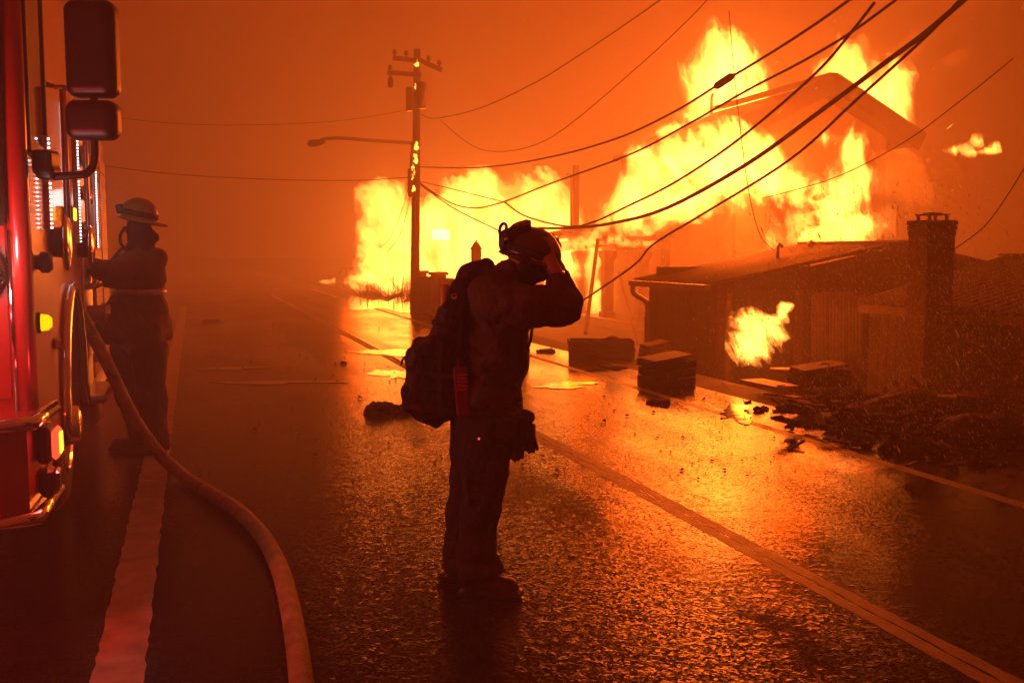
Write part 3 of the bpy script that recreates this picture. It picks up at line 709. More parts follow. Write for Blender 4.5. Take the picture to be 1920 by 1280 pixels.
# ------------------------------------------------------------------ far burning house
fh = empty('far_house', D(860, 545, 46), 'far house reduced to burning frame behind the utility pole', 'house')
def fbeam(u0, v0, u1, v1, d, w, name, m='char', par=None, d2=None):
    return MB().beam(D(u0, v0, d), D(u1, v1, d2 or d), w, w, CAM_F).build(name, M[m], par or fh)
fbeam(690, 362, 770, 358, 45, .22, 'roof_beam'); fbeam(712, 372, 712, 560, 44.5, .14, 'post'); fbeam(692, 365, 692, 560, 45.5, .12, 'post'); fbeam(770, 360, 1000, 352, 46.5, .16, 'roof_beam')
fbeam(880, 380, 880, 560, 46, .18, 'post'); fbeam(960, 370, 960, 560, 46, .18, 'post'); fbeam(1030, 360, 1030, 560, 46, .18, 'post'); fbeam(700, 520, 1040, 525, 44.6, .2, 'sill_beam')
fw = MB()
for q in ((805, 428, 850, 428), (805, 452, 850, 452), (808, 405, 808, 455), (846, 405, 846, 455), (805, 405, 850, 405)): fw.beam(D(q[0], q[1], 45.6), D(q[2], q[3], 45.6), .1, .08, CAM_F)
fwo = fw.build('window_frame', M['char'], fh)
fp = MB().beam(D(810, 441, 45.8), D(845, 441, 45.8), .02, .5, (0, 0, 1)).build('pane', M['litwin'], fwo)
for i in range(16):
    u = 690+22*i; MB().box(D(u, 560, 48)-Vector((.2, .05, .8)), D(u, 560, 48)+Vector((.2, .05, random.uniform(1.4, 3.6)))).build('wall_panel', M['char'], fh)
# burnt bushes round its foot
for i, (u, v, r) in enumerate(((735, 515, .5), (765, 520, .5), (705, 522, .4), (752, 508, .35), (680, 522, .4))):
    b = empty('burnt_bush', D(u, 548, 38), ['charred bush close left of the pole', 'charred bush hidden partly behind the pole', 'charred low bush left of the bright fire', 'tall thin charred bush beside the pole', 'charred low bush nearest the burnt car'][i], 'bush', 'charred bushes before the far house')
    tw = MB(); rnd = random.Random(i); base = D(u, 548, 38)
    for k in range(30):
        a = rnd.uniform(0, 6.28); e = rnd.uniform(.3, 1.5); q = base+Vector((rnd.uniform(-.25, .25), rnd.uniform(-.2, .2), -.3)); pts = [q]
        for st in range(5):
            a += rnd.uniform(-.8, .8); e = max(-.1, min(1.5, e+rnd.uniform(-.6, .4))); q = q+Vector((math.cos(a)*math.cos(e), math.sin(a)*math.cos(e), math.sin(e)))*r*rnd.uniform(.25, .6); pts.append(q)
        tw.tube(pts, [.02, .016, .012, .009, .006, .004], 4)
    tw.build('branches', M['char'], b)['kind'] = 'stuff'

# ------------------------------------------------------------------ boundary wall by the pole
XWL = 6.05
bw = empty('boundary_wall', (XWL, 23, -.05), 'low dark boundary wall with capped pillars right of the pole', 'wall')
yA, yB = PXp(787, 520, XWL).y, 18.6
MB().box((XWL-.06, yB, -.1), (XWL+.06, yA, .12), .01).build('plinth', M['concrete'], bw)
nbd = 34
for i in range(nbd):
    y0 = yB+(yA-yB)*i/nbd; MB().box((XWL-.025-random.uniform(0, .012), y0+.008, .12), (XWL+.025, y0+(yA-yB)/nbd-.008, .98+random.uniform(-.01, .01))).build('board', M['darkwood'], bw)
for y in (yA, PXp(822, 520, XWL).y, PXp(890, 520, XWL).y, yB):
    p = MB().box((XWL-.17, y-.17, -.1), (XWL+.17, y+.17, 1.04), .015).build('pillar', M['stucco'], bw)
    MB().box((XWL-.22, y-.22, 1.04), (XWL+.22, y+.22, 1.12), .015).build('pillar_cap', M['stucco'], p)
lp = PXp(893, 505, 6.9); lt_ = empty('garden_lantern', (lp.x, lp.y, -.3), 'slim lantern post with pointed top behind the boundary wall', 'lantern')
lz = PXp(893, 468, 6.9).z
MB().box((lp.x-.11, lp.y-.11, -.35), (lp.x+.11, lp.y+.11, lz), .01).build('shaft', M['darkwood'], lt_)
MB().lathe((lp.x, lp.y, lz), (0, 0, 1), [(.17, 0), (.16, .02), (.06, .18), (.025, .2), (.025, .25)], 8).build('pointed_cap', M['darkwood'], lt_)

# ------------------------------------------------------------------ burnt car
cp = D(651, 540, 50); car = empty('burnt_car', cp, 'burnt out car parked off the road end before the far fire', 'car')
def cbox(x0, x1, y0, y1, z0, z1, name, m, par, bev=.06):
    o = cp+(CAM_R*x0+CAM_F*y0+Vector((0, 0, z0)))*.78; return MB().frame_box(o, CAM_R*(x1-x0)*.78, CAM_F*(y1-y0)*.78, Vector((0, 0, (z1-z0)*.78)), bev).build(name, M[m], par)
cbox(-.78, .78, -.1, 4.0, .22, .78, 'body', 'carpaint', car, .14)
rf = MB(); 
def cpt(x, y, z): return cp+(CAM_R*x+CAM_F*y+Vector((0, 0, z)))*.78
for sx in (-1, 1):
    rf.beam(cpt(sx*.7, .9, .76), cpt(sx*.56, 1.4, 1.2), .07, .07); rf.beam(cpt(sx*.7, 3.6, .76), cpt(sx*.56, 3.1, 1.2), .09, .09)
rf.prism([cpt(-.62, 1.35, 1.2), cpt(.62, 1.35, 1.2), cpt(.6, 3.15, 1.2), cpt(-.6, 3.15, 1.2)], (0, 0, .07)); rf.build('roof', M['carpaint'], car)
for sx in (-1, 1):
    for y in (.7, 3.2):
        MB().lathe(cpt(sx*.7, y, .3), CAM_R, [(.16, -.1), (.3, -.1), (.32, -.05), (.32, .05), (.3, .1), (.16, .1)], 14).build('wheel', M['blackrub'], car)
    cbox(sx*.55-.12, sx*.55+.12, -.14, -.09, .5, .64, 'headlight', 'glass', car, .02)
cbox(-.7, .7, -.2, -.08, .25, .42, 'bumper', 'steel', car, .03)

# ------------------------------------------------------------------ utility pole with street lamp
dP = 27.5
pb_ = D(777, 560, dP); px_, py_ = pb_.x, pb_.y
up = empty('utility_pole', (px_, py_, -.2), 'tall wooden utility pole with crossarms, street lamp arm and glowing embers', 'utility pole')
top = D(782, 93, dP)
pole_pts = [Vector((px_, py_, -.3)), Vector((px_, py_, -.3)).lerp(top, .5), top]
MB().tube(pole_pts, [.135, .115, .095], 12).build('shaft', M['pole'], up)
def pp(v, du=0, dd=0): return D(777+(560-v)*5/467+du, v, dP+dd)
MB().beam(pp(109, -45, -.2), pp(114, 0, -.2), .1, .12).build('crossarm', M['pole'], up)
MB().beam(pp(112, 2, -.2), pp(132, 47, -.2), .1, .12).build('crossarm', M['pole'], up)
MB().beam(pp(136, -55, -.2), pp(141, 8, -.2), .1, .12).build('crossarm', M['pole'], up)
for du, v in ((-42, 104), (-20, 106), (22, 116), (42, 124), (-50, 133)):
    MB().lathe(pp(v, du, -.2), (0, 0, 1), [(.03, -.05), (.03, .04), (.07, .05), (.07, .08), (.04, .1), (.06, .12), (.03, .16)], 10).build('insulator', M['blackpl'], up)
MB().lathe(pp(158, -49, -.2), (0, 0, 1), [(.03, -.1), (.07, -.08), (.08, .1), (.03, .25)], 10).build('cutout_fuse', M['blackpl'], up)
MB().lathe(pp(200, 9, -.22), (0, 0, 1), [(.13, -.05), (.145, 0), (.145, .6), (.13, .64), (.04, .68)], 16).build('transformer', M['steel'], up)
MB().box(pp(188, -13, -.1)-Vector((.09, .09, .3)), pp(188, -13, -.1)+Vector((.09, .09, .35)), .02).build('switch_box', M['steel'], up)
MB().tube(spline([pp(335, -8, -.1), pp(300, -8, -.1), pp(270, -5, -.1)], 3), .05).build('conduit', M['steel'], up)
MB().box(pp(345, -9, -.12)-Vector((.07, .07, .35)), pp(330, -9, -.12)+Vector((.07, .07, .2)), .01).build('riser_guard', M['steel'], up)
arm = MB().tube(spline([D(776, 268, dP), D(735, 266, dP-.4), D(690, 263, dP-.8), D(640, 259, dP-1.2), D(612, 260, dP-1.4), D(602, 263, dP-1.5)], 4), .045).build('lamp_arm', M['steel'], up)
lh = D(592, 266, dP-1.55); MB().lathe(lh+CAM_R*.2, -CAM_R+Vector((0, 0, -.15)), [(.04, -.05), (.07, .05), (.10, .2), (.09, .36), (.04, .42)], 12).build('lamp_head', M['steel'], arm)
for i, (v, du, h) in enumerate(((118, 0, .05), (161, -1, .03), (272, 1, .07), (297, 0, .10), (318, -6, .09), (331, -7, .05), (352, -5, .05))):
    sdf_mesh('ember', [('c', pp(v, du, -.15)-Vector((0, 0, h)), pp(v, du, -.15)+Vector((0, 0, h*.9)), .05, .03)], .014, M['ember'], up, .02, .06, 16, seed=i)

# ------------------------------------------------------------------ overhead cables
def cable(px, r, label, group='cables hanging from the utility pole', name='cable', kn=7):
    pts = spline([D(u, v, d) for u, v, d in px], kn); o = MB().tube(pts, r, 6).build(name, M['cable']); return tag(o, label, 'cable', group)
def dd(us, d0, d1):   # depth falls off along the cable in 1/d, as a straight run does
    u0, u1 = us[0][0], us[-1][0]; return [(u, v, 1/(1/d0+(1/d1-1/d0)*(u-u0)/(u1-u0))) for u, v in us]
c1_ = cable(dd([(787, 313), (900, 314), (1020, 297), (1150, 262), (1260, 212), (1350, 157), (1440, 103), (1540, 38), (1640, -35)], 27.2, 11), .018, 'upper thick cable carrying a splice case across the flames')
a, b = D(1343, 162, 14.1), D(1372, 143, 13.9); MB().lathe(a, b-a, [(.02, -.04), (.05, 0), (.055, .03), (.055, (b-a).length-.03), (.05, (b-a).length), (.02, (b-a).length+.04)], 10).build('splice_case', M['cable'], c1_)
cable(dd([(790, 215), (818, 222), (900, 203), (1000, 157), (1080, 108), (1170, 48), (1250, -8)], 27.2, 16), .013, 'thin topmost wire rising from the pole top')
cable(dd([(825, 226), (880, 270), (925, 284), (990, 276), (1060, 240), (1200, 122), (1290, 38), (1330, -5)], 27, 16), .010, 'thin slack wire dipping then rising above the far blaze')
cable(dd([(787, 343), (840, 378), (890, 390), (945, 378), (1030, 345), (1180, 290), (1290, 233), (1400, 170), (1500, 118), (1590, 65), (1680, 0)], 27.2, 11), .017, 'cable sagging right of the pole then crossing the main flame')
cable(dd([(945, 378), (985, 405), (1060, 424), (1110, 417), (1180, 385), (1260, 345), (1360, 280), (1460, 200), (1540, 127), (1592, 66), (1640, 5)], 22, 11), .018, 'cable forking down from the sagging cable and up past the roof')
cable(dd([(1010, 428), (1075, 427), (1150, 418), (1250, 390), (1400, 308), (1550, 200), (1650, 125), (1740, 58), (1830, -20)], 22, 10.5), .031, 'thickest bundled cable running up to the top right corner')
cable(dd([(1075, 575), (1185, 500), (1225, 458), (1320, 400), (1480, 300), (1600, 193), (1735, 70), (1800, 0)], 18, 10.5), .018, 'lowest cable falling from top right past the porch posts')
cable(dd([(787, 340), (850, 355), (930, 375), (950, 380)], 27.2, 24), .012, 'thin straight wire above the first sag')
cable(dd([(787, 345), (850, 390), (930, 430), (1010, 470)], 27.2, 23), .016, 'wire dropping behind the firefighter helmet')
cable([(150, 305, 24), (330, 327, 25), (500, 336, 26), (585, 338, 26.5), (680, 338, 27), (772, 332, 27.4)], .014, 'lower wire running left from the pole to the fire engine')
cable([(150, 212, 24), (330, 232, 25), (500, 234, 26), (650, 225, 27), (772, 205, 27.4)], .008, 'faint upper wire running left from the pole')
cable([(772, 330, 27.4), (755, 390, 27), (735, 440, 27), (715, 462, 27), (700, 455, 27.5)], .008, 'thin broken wire looping down left of the pole')
cable([(774, 345, 27.4), (762, 400, 27), (748, 445, 27), (728, 470, 27)], .008, 'short broken wire hanging beside the pole')
cable([(1367, 20, 14), (1375, 120, 14), (1388, 242, 14), (1404, 359, 14), (1425, 440, 14), (1452, 470, 14)], .006, 'thin wire hanging straight down before the roof vents')
cable([(1930, 300, 11), (1880, 380, 11.5), (1840, 430, 12), (1788, 468, 12.5)], .009, 'thin wire curving down to the chimney at right')
cable([(1900, 110, 11), (1800, 190, 12), (1690, 270, 13), (1560, 335, 15), (1430, 372, 17)], .007, 'faint thin wire crossing the gable from the right')

# ------------------------------------------------------------------ things lying on and beside the road
def crate(u0, u1, vt, vb, depth, label, m='darkwood', name='crate', cat='crate', yaw=.2, open_=True, z=0.0, lenk=1.0):
    p = G((u0+u1)/2, vb, z); dv = (p-CAMP).dot(CR @ Vector((0, 0, -1))); s = ppm(dv); w = (u1-u0)*s; h = (vb-vt)*s*.78
    r = empty(name, p, label, cat); ex = (CAM_R*math.cos(yaw)+CAM_F*math.sin(yaw))*w; ey = (CAM_F*math.cos(yaw)-CAM_R*math.sin(yaw))*depth
    o = p-ex/2; t = .025
    exn, eyn = ex.normalized(), ey.normalized(); up_ = Vector((0, 0, 1))
    nbd = 3; rj = random.Random(int(u0)); jit = lambda: exn*rj.uniform(-.02, .02)+eyn*rj.uniform(-.012, .012)
    for k in range(nbd):
        zb = h*k/nbd; hh = h/nbd-.012
        MB().frame_box(o+up_*zb+jit(), ex*rj.uniform(.9, 1), eyn*t, up_*(hh*rj.uniform(.85, 1)), .004).build('side_board', M[m], r)
        MB().frame_box(o+ey+up_*zb-eyn*t+jit(), ex, eyn*t, up_*hh, .004).build('side_board', M[m], r)
        MB().frame_box(o+up_*zb+eyn*t, exn*t, ey-eyn*2*t, up_*hh, .004).build('end_board', M[m], r)
        MB().frame_box(o+ex-exn*t+up_*zb+eyn*t, exn*t, ey-eyn*2*t, up_*hh, .004).build('end_board', M[m], r)
    MB().frame_box(o+exn*t+eyn*t+up_*.01, ex-exn*2*t, ey-eyn*2*t, up_*.02).build('bottom_board', M[m], r)
    if not open_: MB().frame_box(o-exn*.03-eyn*.02+up_*(h-.03), ex*.9+exn*.02+up_*.07, ey+eyn*.02+exn*.04, up_*.022, .006).build('lid', M[m], r)
    sdf_mesh('contents', [('e', tuple(p+ey*.5+ex*rj.uniform(-.3, .3)+eyn*rj.uniform(-.1, .1)+up_*h*.6), (w*rj.uniform(.12, .2), w*.14, h*rj.uniform(.3, .55)), rot_to((rj.uniform(-.4, .4), rj.uniform(-.4, .4), 1))) for _ in range(5)], .018, M['debris'], r, .05, .03, 9, seed=int(u0))
    return r
crate(1066, 1190, 628, 672, .55, 'long open dark trough lying at the road edge', name='trough', cat='trough', yaw=-.05)
crate(1226, 1312, 660, 724, .5, 'square dark crate standing at the road edge', yaw=.35, open_=False)
crate(1216, 1262, 640, 672, .4, 'small dark box behind the square crate', name='box', cat='box', yaw=.3, open_=False)
crate(1508, 1602, 678, 742, .5, 'large dark box before the pale tin door', name='box', cat='box', yaw=.15, open_=False, z=-.12)
def board(u0, v0, u1, v1, w, label, m='plywood', z=.05, t=.025, tilt=0.0, name='board'):
    a, b = G(u0, v0, z), G(u1, v1, z+tilt); o = MB().beam(a, b, w, t, (0, 0, 1), .003).build(name, M[m]); return tag(o, label, 'board')
board(1408, 712, 1478, 726, .32, 'pale plank tilted over dark debris, longest of three', z=.10)
board(1436, 738, 1500, 746, .10, 'narrow pale plank at the kerb below the longest plank', z=.03)
board(1462, 690, 1506, 692, .3, 'short pale board lying before the shed doorway', z=-.05, tilt=.08)
board(1785, 742, 1825, 744, .28, 'small pale board standing out at far right rubble', m='card', z=.18, tilt=.1)
MB_l = tag(MB().beam(D(1121, 450, 28), D(1098, 625, 25.0), .10, .10, CAM_R).build('leaning_timber', M['char']), 'charred timber leaning against the porch roof', 'timber')
tag(MB().beam(D(1160, 508, 26), D(1196, 645, 24.0), .05, .05, CAM_R).build('leaning_timber', M['char']), 'thin charred rafter leaning beside the middle porch post', 'timber')
def lump(u, v, ru, rv, label, seed, z=0.0, name='debris_pile', m='debris', n=9, vox=.012):
    c = G(u, v, z); dv = (c-CAMP).dot(CR @ Vector((0, 0, -1))); s = ppm(dv); rnd = random.Random(seed); pr = []
    for i in range(n):
        q = c+CAM_R*rnd.uniform(-1, 1)*ru*s+CAM_F*rnd.uniform(-.6, .6)*ru*s*.6; r = rv*s*rnd.uniform(.5, 1.0)
        pr.append(('e', tuple(q+Vector((0, 0, r*.3))), (r*rnd.uniform(.8, 1.8), r*rnd.uniform(.8, 1.4), r*rnd.uniform(.5, .9)), rot_to((rnd.uniform(-.4, .4), rnd.uniform(-.4, .4), 1))))
    o = sdf_mesh(name, pr, vox, M[m], None, .04, min(.04, rv*s*.35), min(30, 1.6/(rv*s)), seed=seed, oct_=4); return tag(o, label, 'debris')
lump(738, 772, 36, 18, 'dark sodden clump on the road behind the backpack', 1)
lump(1226, 757, 24, 8, 'flat dark clump on the road shoulder near the crate', 2)
lump(1250, 762, 14, 3, 'thin charred scrap beside the flat dark clump', 21, n=4, vox=.008)
lump(394, 605, 16, 5, 'small clump far up the road near the left line', 3, vox=.015)
lump(635, 682, 12, 4, 'small dark clump on the wet lane line', 4, n=5, vox=.01)
lump(1024, 660, 14, 6, 'low dark chunk in the wet gutter before the trough', 5, n=5)
for i, (u, v, ru, rv, z, lb) in enumerate(((1620, 800, 70, 34, -.0, 'rubble heap at the road edge below the tin door'), (1700, 790, 70, 46, -.1, 'rubble heap below the brick chimney'), (1790, 790, 70, 52, -.1, 'tall rubble heap under the wing eave'), (1880, 830, 80, 50, 0, 'rubble heap at the right picture edge'), (1560, 752, 50, 22, -.1, 'rubble strip between crate and tin door'), (1470, 770, 60, 10, 0, 'low charred strip of rubble along the kerb'), (1740, 850, 90, 20, .0, 'low spread of rubble at the shoulder'))):
    lump(u, v, ru, rv, lb, 30+i, z, n=16, vox=.02)
rnd = random.Random(5)
for i in range(12):
    u, v = rnd.uniform(1500, 1910), rnd.uniform(735, 850); p = G(u, v, .05); L = rnd.uniform(.15, .45); a = rnd.uniform(0, 6.28)
    q = p+Vector((math.cos(a)*L, math.sin(a)*L, rnd.uniform(-.05, .18)))
    o = MB().beam(p, q, rnd.uniform(.02, .07), rnd.uniform(.015, .03)).build('charred_stick', M[rnd.choice(['char', 'debris'])])
    where = 'below the tin door' if u < 1640 else 'below the brick chimney' if u < 1760 else 'under the wing eave' if u < 1850 else 'at the right picture edge'
    tag(o, ('short' if L < .3 else 'long')+' charred stick '+('thick ' if i % 2 else '')+('flat' if q.z-p.z < .1 else 'upright')+' in the rubble '+where+(', nearer the road' if v > 800 else ', nearer the wall'), 'stick', 'sticks in the rubble')
# small scraps through the rubble
rnd = random.Random(15); sm_ = MB()
for i in range(420):
    u, v = rnd.gauss(1690, 130), rnd.gauss(790, 42)
    if u < 1400 or v < 715 or v > 880 or (v > 715+(u-1330)*.34+30): continue
    p = G(u, v, rnd.uniform(-.02, .12)); a, e = rnd.uniform(0, 6.28), rnd.uniform(-.3, .35); L_ = rnd.uniform(.04, .28)
    sm_.beam(p, p+Vector((math.cos(a)*math.cos(e), math.sin(a)*math.cos(e), math.sin(e)))*L_, rnd.uniform(.012, .09), rnd.uniform(.006, .03), (rnd.uniform(-.5, .5), rnd.uniform(-.5, .5), 1))
tag(sm_.build('rubble_scraps', M['debris']), 'tangled charred scraps strewn through the rubble', kind='stuff')
# loose grit and small stones on the asphalt
rnd = random.Random(9); gm = MB()
for i in range(1500):
    t = rnd.random()
    if t < .55: u, v = rnd.uniform(330, 1000), 560+rnd.random()**1.2*340
    elif t < .85: u, v = rnd.uniform(960, 1500), rnd.uniform(660, 900)
    else: u, v = rnd.uniform(560, 800), rnd.uniform(600, 760)
    p = G(u, v, .003); r = .006*math.exp(rnd.gauss(0, .6))*(1.3 if v < 700 else 1)
    V8 = [p+Vector((r*rnd.uniform(.6, 1.3)*sx, r*rnd.uniform(.6, 1.3)*sy, r*sz*rnd.uniform(.5, 1))) for sx, sy, sz in ((1, 0, .3), (0, 1, .3), (-1, 0, .3), (0, -1, .3), (.2, .1, 1.2))]
    gm.add(V8, [(0, 1, 4), (1, 2, 4), (2, 3, 4), (3, 0, 4), (3, 2, 1, 0)])
tag(gm.build('grit', M['debris']), 'loose grit and cinders scattered over the wet road', kind='stuff')
# ------------------------------------------------------------------ fire engine
TO = CAM_R*-2.12+CAM_F*4.4; TB = (CAM_R*-.326+CAM_F*.9455).normalized(); TL = (CAM_R*-.9455+CAM_F*-.326).normalized(); UP = Vector((0, 0, 1))
def T(s, x, z): return TO+TB*s+TL*x+UP*z
def side(u, v):     # where a sight line meets the engine's side: (s, z)
    r = ray(u, v); t = (TO-CAMP).dot(TL)/r.dot(TL); p = CAMP+r*t; return (p-TO).dot(TB), p.z
eng = empty('fire_engine', TO, 'red fire engine with twin mirrors and lit pump panel', 'fire engine')
def tbox(s0, s1, x0, x1, z0, z1, name, m, par=None, bev=.02): return MB().frame_box(T(s0, x0, z0), TB*(s1-s0), TL*(x1-x0), UP*(z1-z0), bev).build(name, M[m], par or eng)
WC, WRr = 1.9, .70
arch = [(WC+WRr*math.cos(a), .55+WRr*1.2*math.sin(a)) for a in [math.pi*i/16 for i in range(17)]][::-1]
prof = [(.06, .5)]+[(s, z) for s, z in arch]+[(2.92, .5), (2.92, 3.15), (.25, 3.15), (.06, 2.9)]
cab = MB().prism([T(s, .02, z) for s, z in prof], TL*2.4).build('cab', M['redpaint'], eng)
MB().tube([T(.05, .045, .5), T(.05, .045, 2.1), T(.09, .05, 2.95)], .045, 14).build('corner_pillar', M['redpaint'], eng)
MB().tube([T(.02, .085, .9), T(.02, .085, 1.7)], .012, 10).build('pillar_trim', M['chrome'], eng)
tbox(.0, .02, .088, 2.25, 1.72, 2.95, 'windscreen', 'glass', bev=.01)
tbox(.045, .058, .1, 2.3, .95, 1.9, 'front_panel', 'redpaint', bev=.006)
dw = tbox(.14, .78, .002, .018, 2.12, 2.95, 'door_window', 'glass', bev=.006)
for (a, b, c, d_) in ((.10, .14, 2.05, 3.0), (.78, .82, 2.05, 3.0), (.14, .78, 2.05, 2.12)): tbox(a, b, -.008, .019, c, d_, 'window_seal', 'blackrub', dw, .004)
dr = tbox(.10, .98, .005, .019, .62, 2.0, 'door', 'redpaint', bev=.006)
tbox(.8, .95, -.03, .004, 1.1, 1.16, 'door_handle', 'chrome', dr, .01)
s_, z0 = side(105, 425); _, z1 = side(105, 180)
MB().tube([T(s_, .03, z0-.02), T(s_, -.06, z0), T(s_, -.06, z1), T(s_, .03, z1+.02)], .018, 10).build('grab_rail', M['alu'], eng)
s2, _ = side(146, 300); MB().tube([T(s2, .03, 1.6), T(s2, -.05, 1.65), T(s2, -.05, 2.6), T(s2, .03, 2.65)], .018, 10).build('grab_rail', M['alu'], eng)
# body behind the cab with pump panel and roller-door lockers
tbox(2.95, 3.95, .03, 2.4, .55, 2.72, 'pump_house', 'alu', bev=.02)
tbox(3.97, 6.1, .02, 2.4, .55, 2.72, 'rear_body', 'redpaint', bev=.03)
for k in range(2):
    a = 4.05+k*1.0; lk = tbox(a, a+.94, .004, .022, .75, 2.5, 'locker_door', 'redpaint', bev=.005)
    for j in range(14): tbox(a+.03, a+.91, -.004, .004, .8+j*.12, .8+j*.12+.11, 'door_slat', 'redpaint', lk, .003)
    tbox(a-.03, a+.0, -.012, .02, .7, 2.55, 'door_channel', 'alu', lk, .004)
pnl = tbox(2.99, 3.9, .012, .028, .8, 2.6, 'pump_panel', 'alu', bev=.006)
for i in range(9):
    r_ = .055 if i > 2 else .085; a = T(3.12+.3*(i % 3), .012, 2.3-.26*(i//3)); gg = MB().lathe(a, -TL, [(r_*.9, 0), (r_, .012), (r_, .03), (r_*.85, .034)], 16).build('gauge', M['chrome'], pnl)
    MB().lathe(a-TL*.0345, -TL, [(r_*.8, 0), (r_*.8, .002)], 16).build('gauge_dial', M['blackpl'], gg)
for i in range(4):
    a = T(3.1+.22*i, .012, 1.35); MB().tube([a, a-TL*.07, a-TL*.1+UP*.05], .016, 8).build('valve_lever', M['chrome'], pnl)
def led(u, v0, v1, label=None):
    s, za = side(u, v0); _, zb = side(u, v1)
    ch = tbox(s-.02, s+.05, -.02, .012, zb, za, 'light_channel', 'alu', bev=.006); m = MB(); n = int((za-zb)/.022)
    for i in range(n): m.box(T(s, -.026, zb+.012+i*.022)-Vector((.0038, .0038, .0038)), T(s, -.026, zb+.012+i*.022)+Vector((.0038, .0038, .0038)))
    m.build('led_strip', M['led'], ch)['kind'] = 'stuff'
led(80, 255, 430); led(134, 190, 455); led(173, 320, 465)
for (u, v, r_) in ((101, 455, .15), (152, 462, .15)):
    s, z = side(u, v); MB().lathe(T(s, .02, z), -TL, [(r_*.5, 0), (r_*.55, .06), (r_, .07), (r_, .085), (r_*.85, .1), (r_*.3, .11)], 22).build('intake_cap', M['chrome'], eng)
s, z = side(116, 480); MB().lathe(T(3.3, .012, 1.15), -TL, [(.06, 0), (.06, .1), (.075, .11), (.075, .16)], 16).build('hose_outlet', M['chrome'], eng)
s, z = side(66, 492); MB().lathe(T(s+.05, .02, z), -TL, [(.03, 0), (.035, .03), (.05, .04), (.05, .07), (.03, .09)], 14).build('marker_housing', M['blackpl'], eng)
s, z = side(70, 606); am = MB().lathe(T(s+.05, .02, z), -TL, [(.045, 0), (.05, .02), (.05, .03)], 14).build('lamp_housing', M['blackpl'], eng)
MB().lathe(T(s+.05, -.0105, z), -TL, [(.04, 0), (.036, .03), (.02, .045)], 14).build('amber_lens', M['amber'], am)
s, z = side(128, 402); rl = tbox(s-.05, s+.05, -.03, .018, z-.05, z+.05, 'lamp_housing', 'blackpl', bev=.01); tbox(s-.04, s+.04, -.045, -.031, z-.04, z+.04, 'red_lens', 'redhot', rl, .008)
# wheel arch trim, wheel
MB().tube([T(s, .0, z) for s, z in prof[1:18]], .035, 10).build('arch_trim', M['chrome'], eng)
wh = MB().lathe(T(WC, .06, .53), TL, [(.3, 0), (.46, 0), (.52, .05), (.53, .12), (.53, .24), (.5, .3), (.3, .32)], 36).build('tyre', M['blackrub'], eng)
rim = MB().lathe(T(WC, .058, .53), -TL, [(.31, -.08), (.31, .0), (.28, .012), (.25, -.06), (.14, -.05), (.12, .07), (.06, .09)], 30).build('rim', M['chrome'], eng)
for i in range(10):
    a = 2*math.pi*i/10; MB().lathe(T(WC+.2*math.cos(a), .11, .53+.2*math.sin(a)), -TL, [(.022, 0), (.022, .03), (.012, .04)], 6).build('lug_nut', M['chrome'], rim)
tbox(2.66, 2.70, .05, .5, .18, .75, 'mud_flap', 'blackrub')
tbox(2.98, 3.9, -.12, .3, .5, .56, 'running_board', 'alu'); tbox(4.0, 6.1, .0, .3, .42, .54, 'rear_skirt', 'alu')
# rear wheel
MB().lathe(T(5.1, .06, .53), TL, [(.3, 0), (.46, 0), (.52, .05), (.53, .12), (.53, .24), (.5, .3), (.3, .32)], 30).build('tyre', M['blackrub'], eng)
# bumper and its lamps
bmp = MB().prism([T(-.42, .1, .48), T(-.36, .0, .48), T(.1, -.04, .48), T(.1, .5, .48), T(.1, 2.4, .48), T(-.42, 2.3, .48)], UP*.42).build('bumper', M['redpaint'], eng)
MB().tube([T(-.43, 1.2, .9), T(-.43, .1, .9), T(-.36, -.02, .9), T(.1, -.06, .9)], .03, 10).build('bumper_trim', M['chrome'], bmp)
MB().tube([T(-.43, 1.2, .5), T(-.43, .1, .5), T(-.36, -.02, .5), T(.1, -.06, .52)], .035, 10).build('bumper_trim', M['chrome'], bmp)
hs_ = tbox(-.24, -.06, -.075, -.02, .70, .86, 'lamp_housing', 'blackpl', bmp, .015); tbox(-.225, -.075, -.105, -.076, .715, .845, 'red_lens', 'redlamp', hs_, .025); tbox(-.19, -.10, -.112, -.1055, .735, .825, 'lamp_bulb', 'redhot', hs_, .003)
h2 = tbox(-.22, -.08, -.075, -.02, .55, .68, 'lamp_housing', 'blackpl', bmp, .02); tbox(-.205, -.095, -.1, -.076, .565, .665, 'clear_lens', 'chrome', h2, .02)
hl = MB().lathe(T(.045, .235, 1.52), -TB, [(.12, 0), (.13, .03), (.13, .05)], 18).build('headlamp', M['chrome'], eng); MB().lathe(T(-.006, .235, 1.52), -TB, [(.11, 0), (.09, .03), (.04, .045)], 18).build('headlamp_lens', M['white'], hl)
tbox(.9, 1.3, .4, 2.0, 3.15, 3.35, 'light_bar', 'redlamp')
# mirrors on their arm
MR = Matrix((CAM_R, CAM_F, UP)).transposed()
def mirror(u0, v0, u1, v1, d, name):
    c = D((u0+u1)/2, (v0+v1)/2, d); s = ppm(d); return sdf_mesh(name, [('b', tuple(c), ((u1-u0)*s/2, .065, (v1-v0)*s/2), .05, MR)], .008, M['blackpl'], eng, .01)
mirror(126, 4, 221, 183, 4.55, 'mirror_housing'); mirror(127, 190, 224, 263, 4.55, 'mirror_housing')
MB().tube(spline([D(176, 170, 4.56), D(178, 260, 4.56), D(178, 295, 4.56), D(170, 318, 4.55), D(150, 328, 4.54), D(80, 331, 4.5)], 5), .018, 10).build('mirror_arm', M['blackpl'], eng)
MB().tube(spline([D(176, 20, 4.56), D(150, -20, 4.56), D(90, -30, 4.56)], 5), .018, 10).build('mirror_arm', M['blackpl'], eng)
MB().tube(spline([D(130, 170, 4.56), D(118, 163, 4.6), D(104, 165, 4.7)], 4), .01, 8).build('mirror_stay', M['alu'], eng)
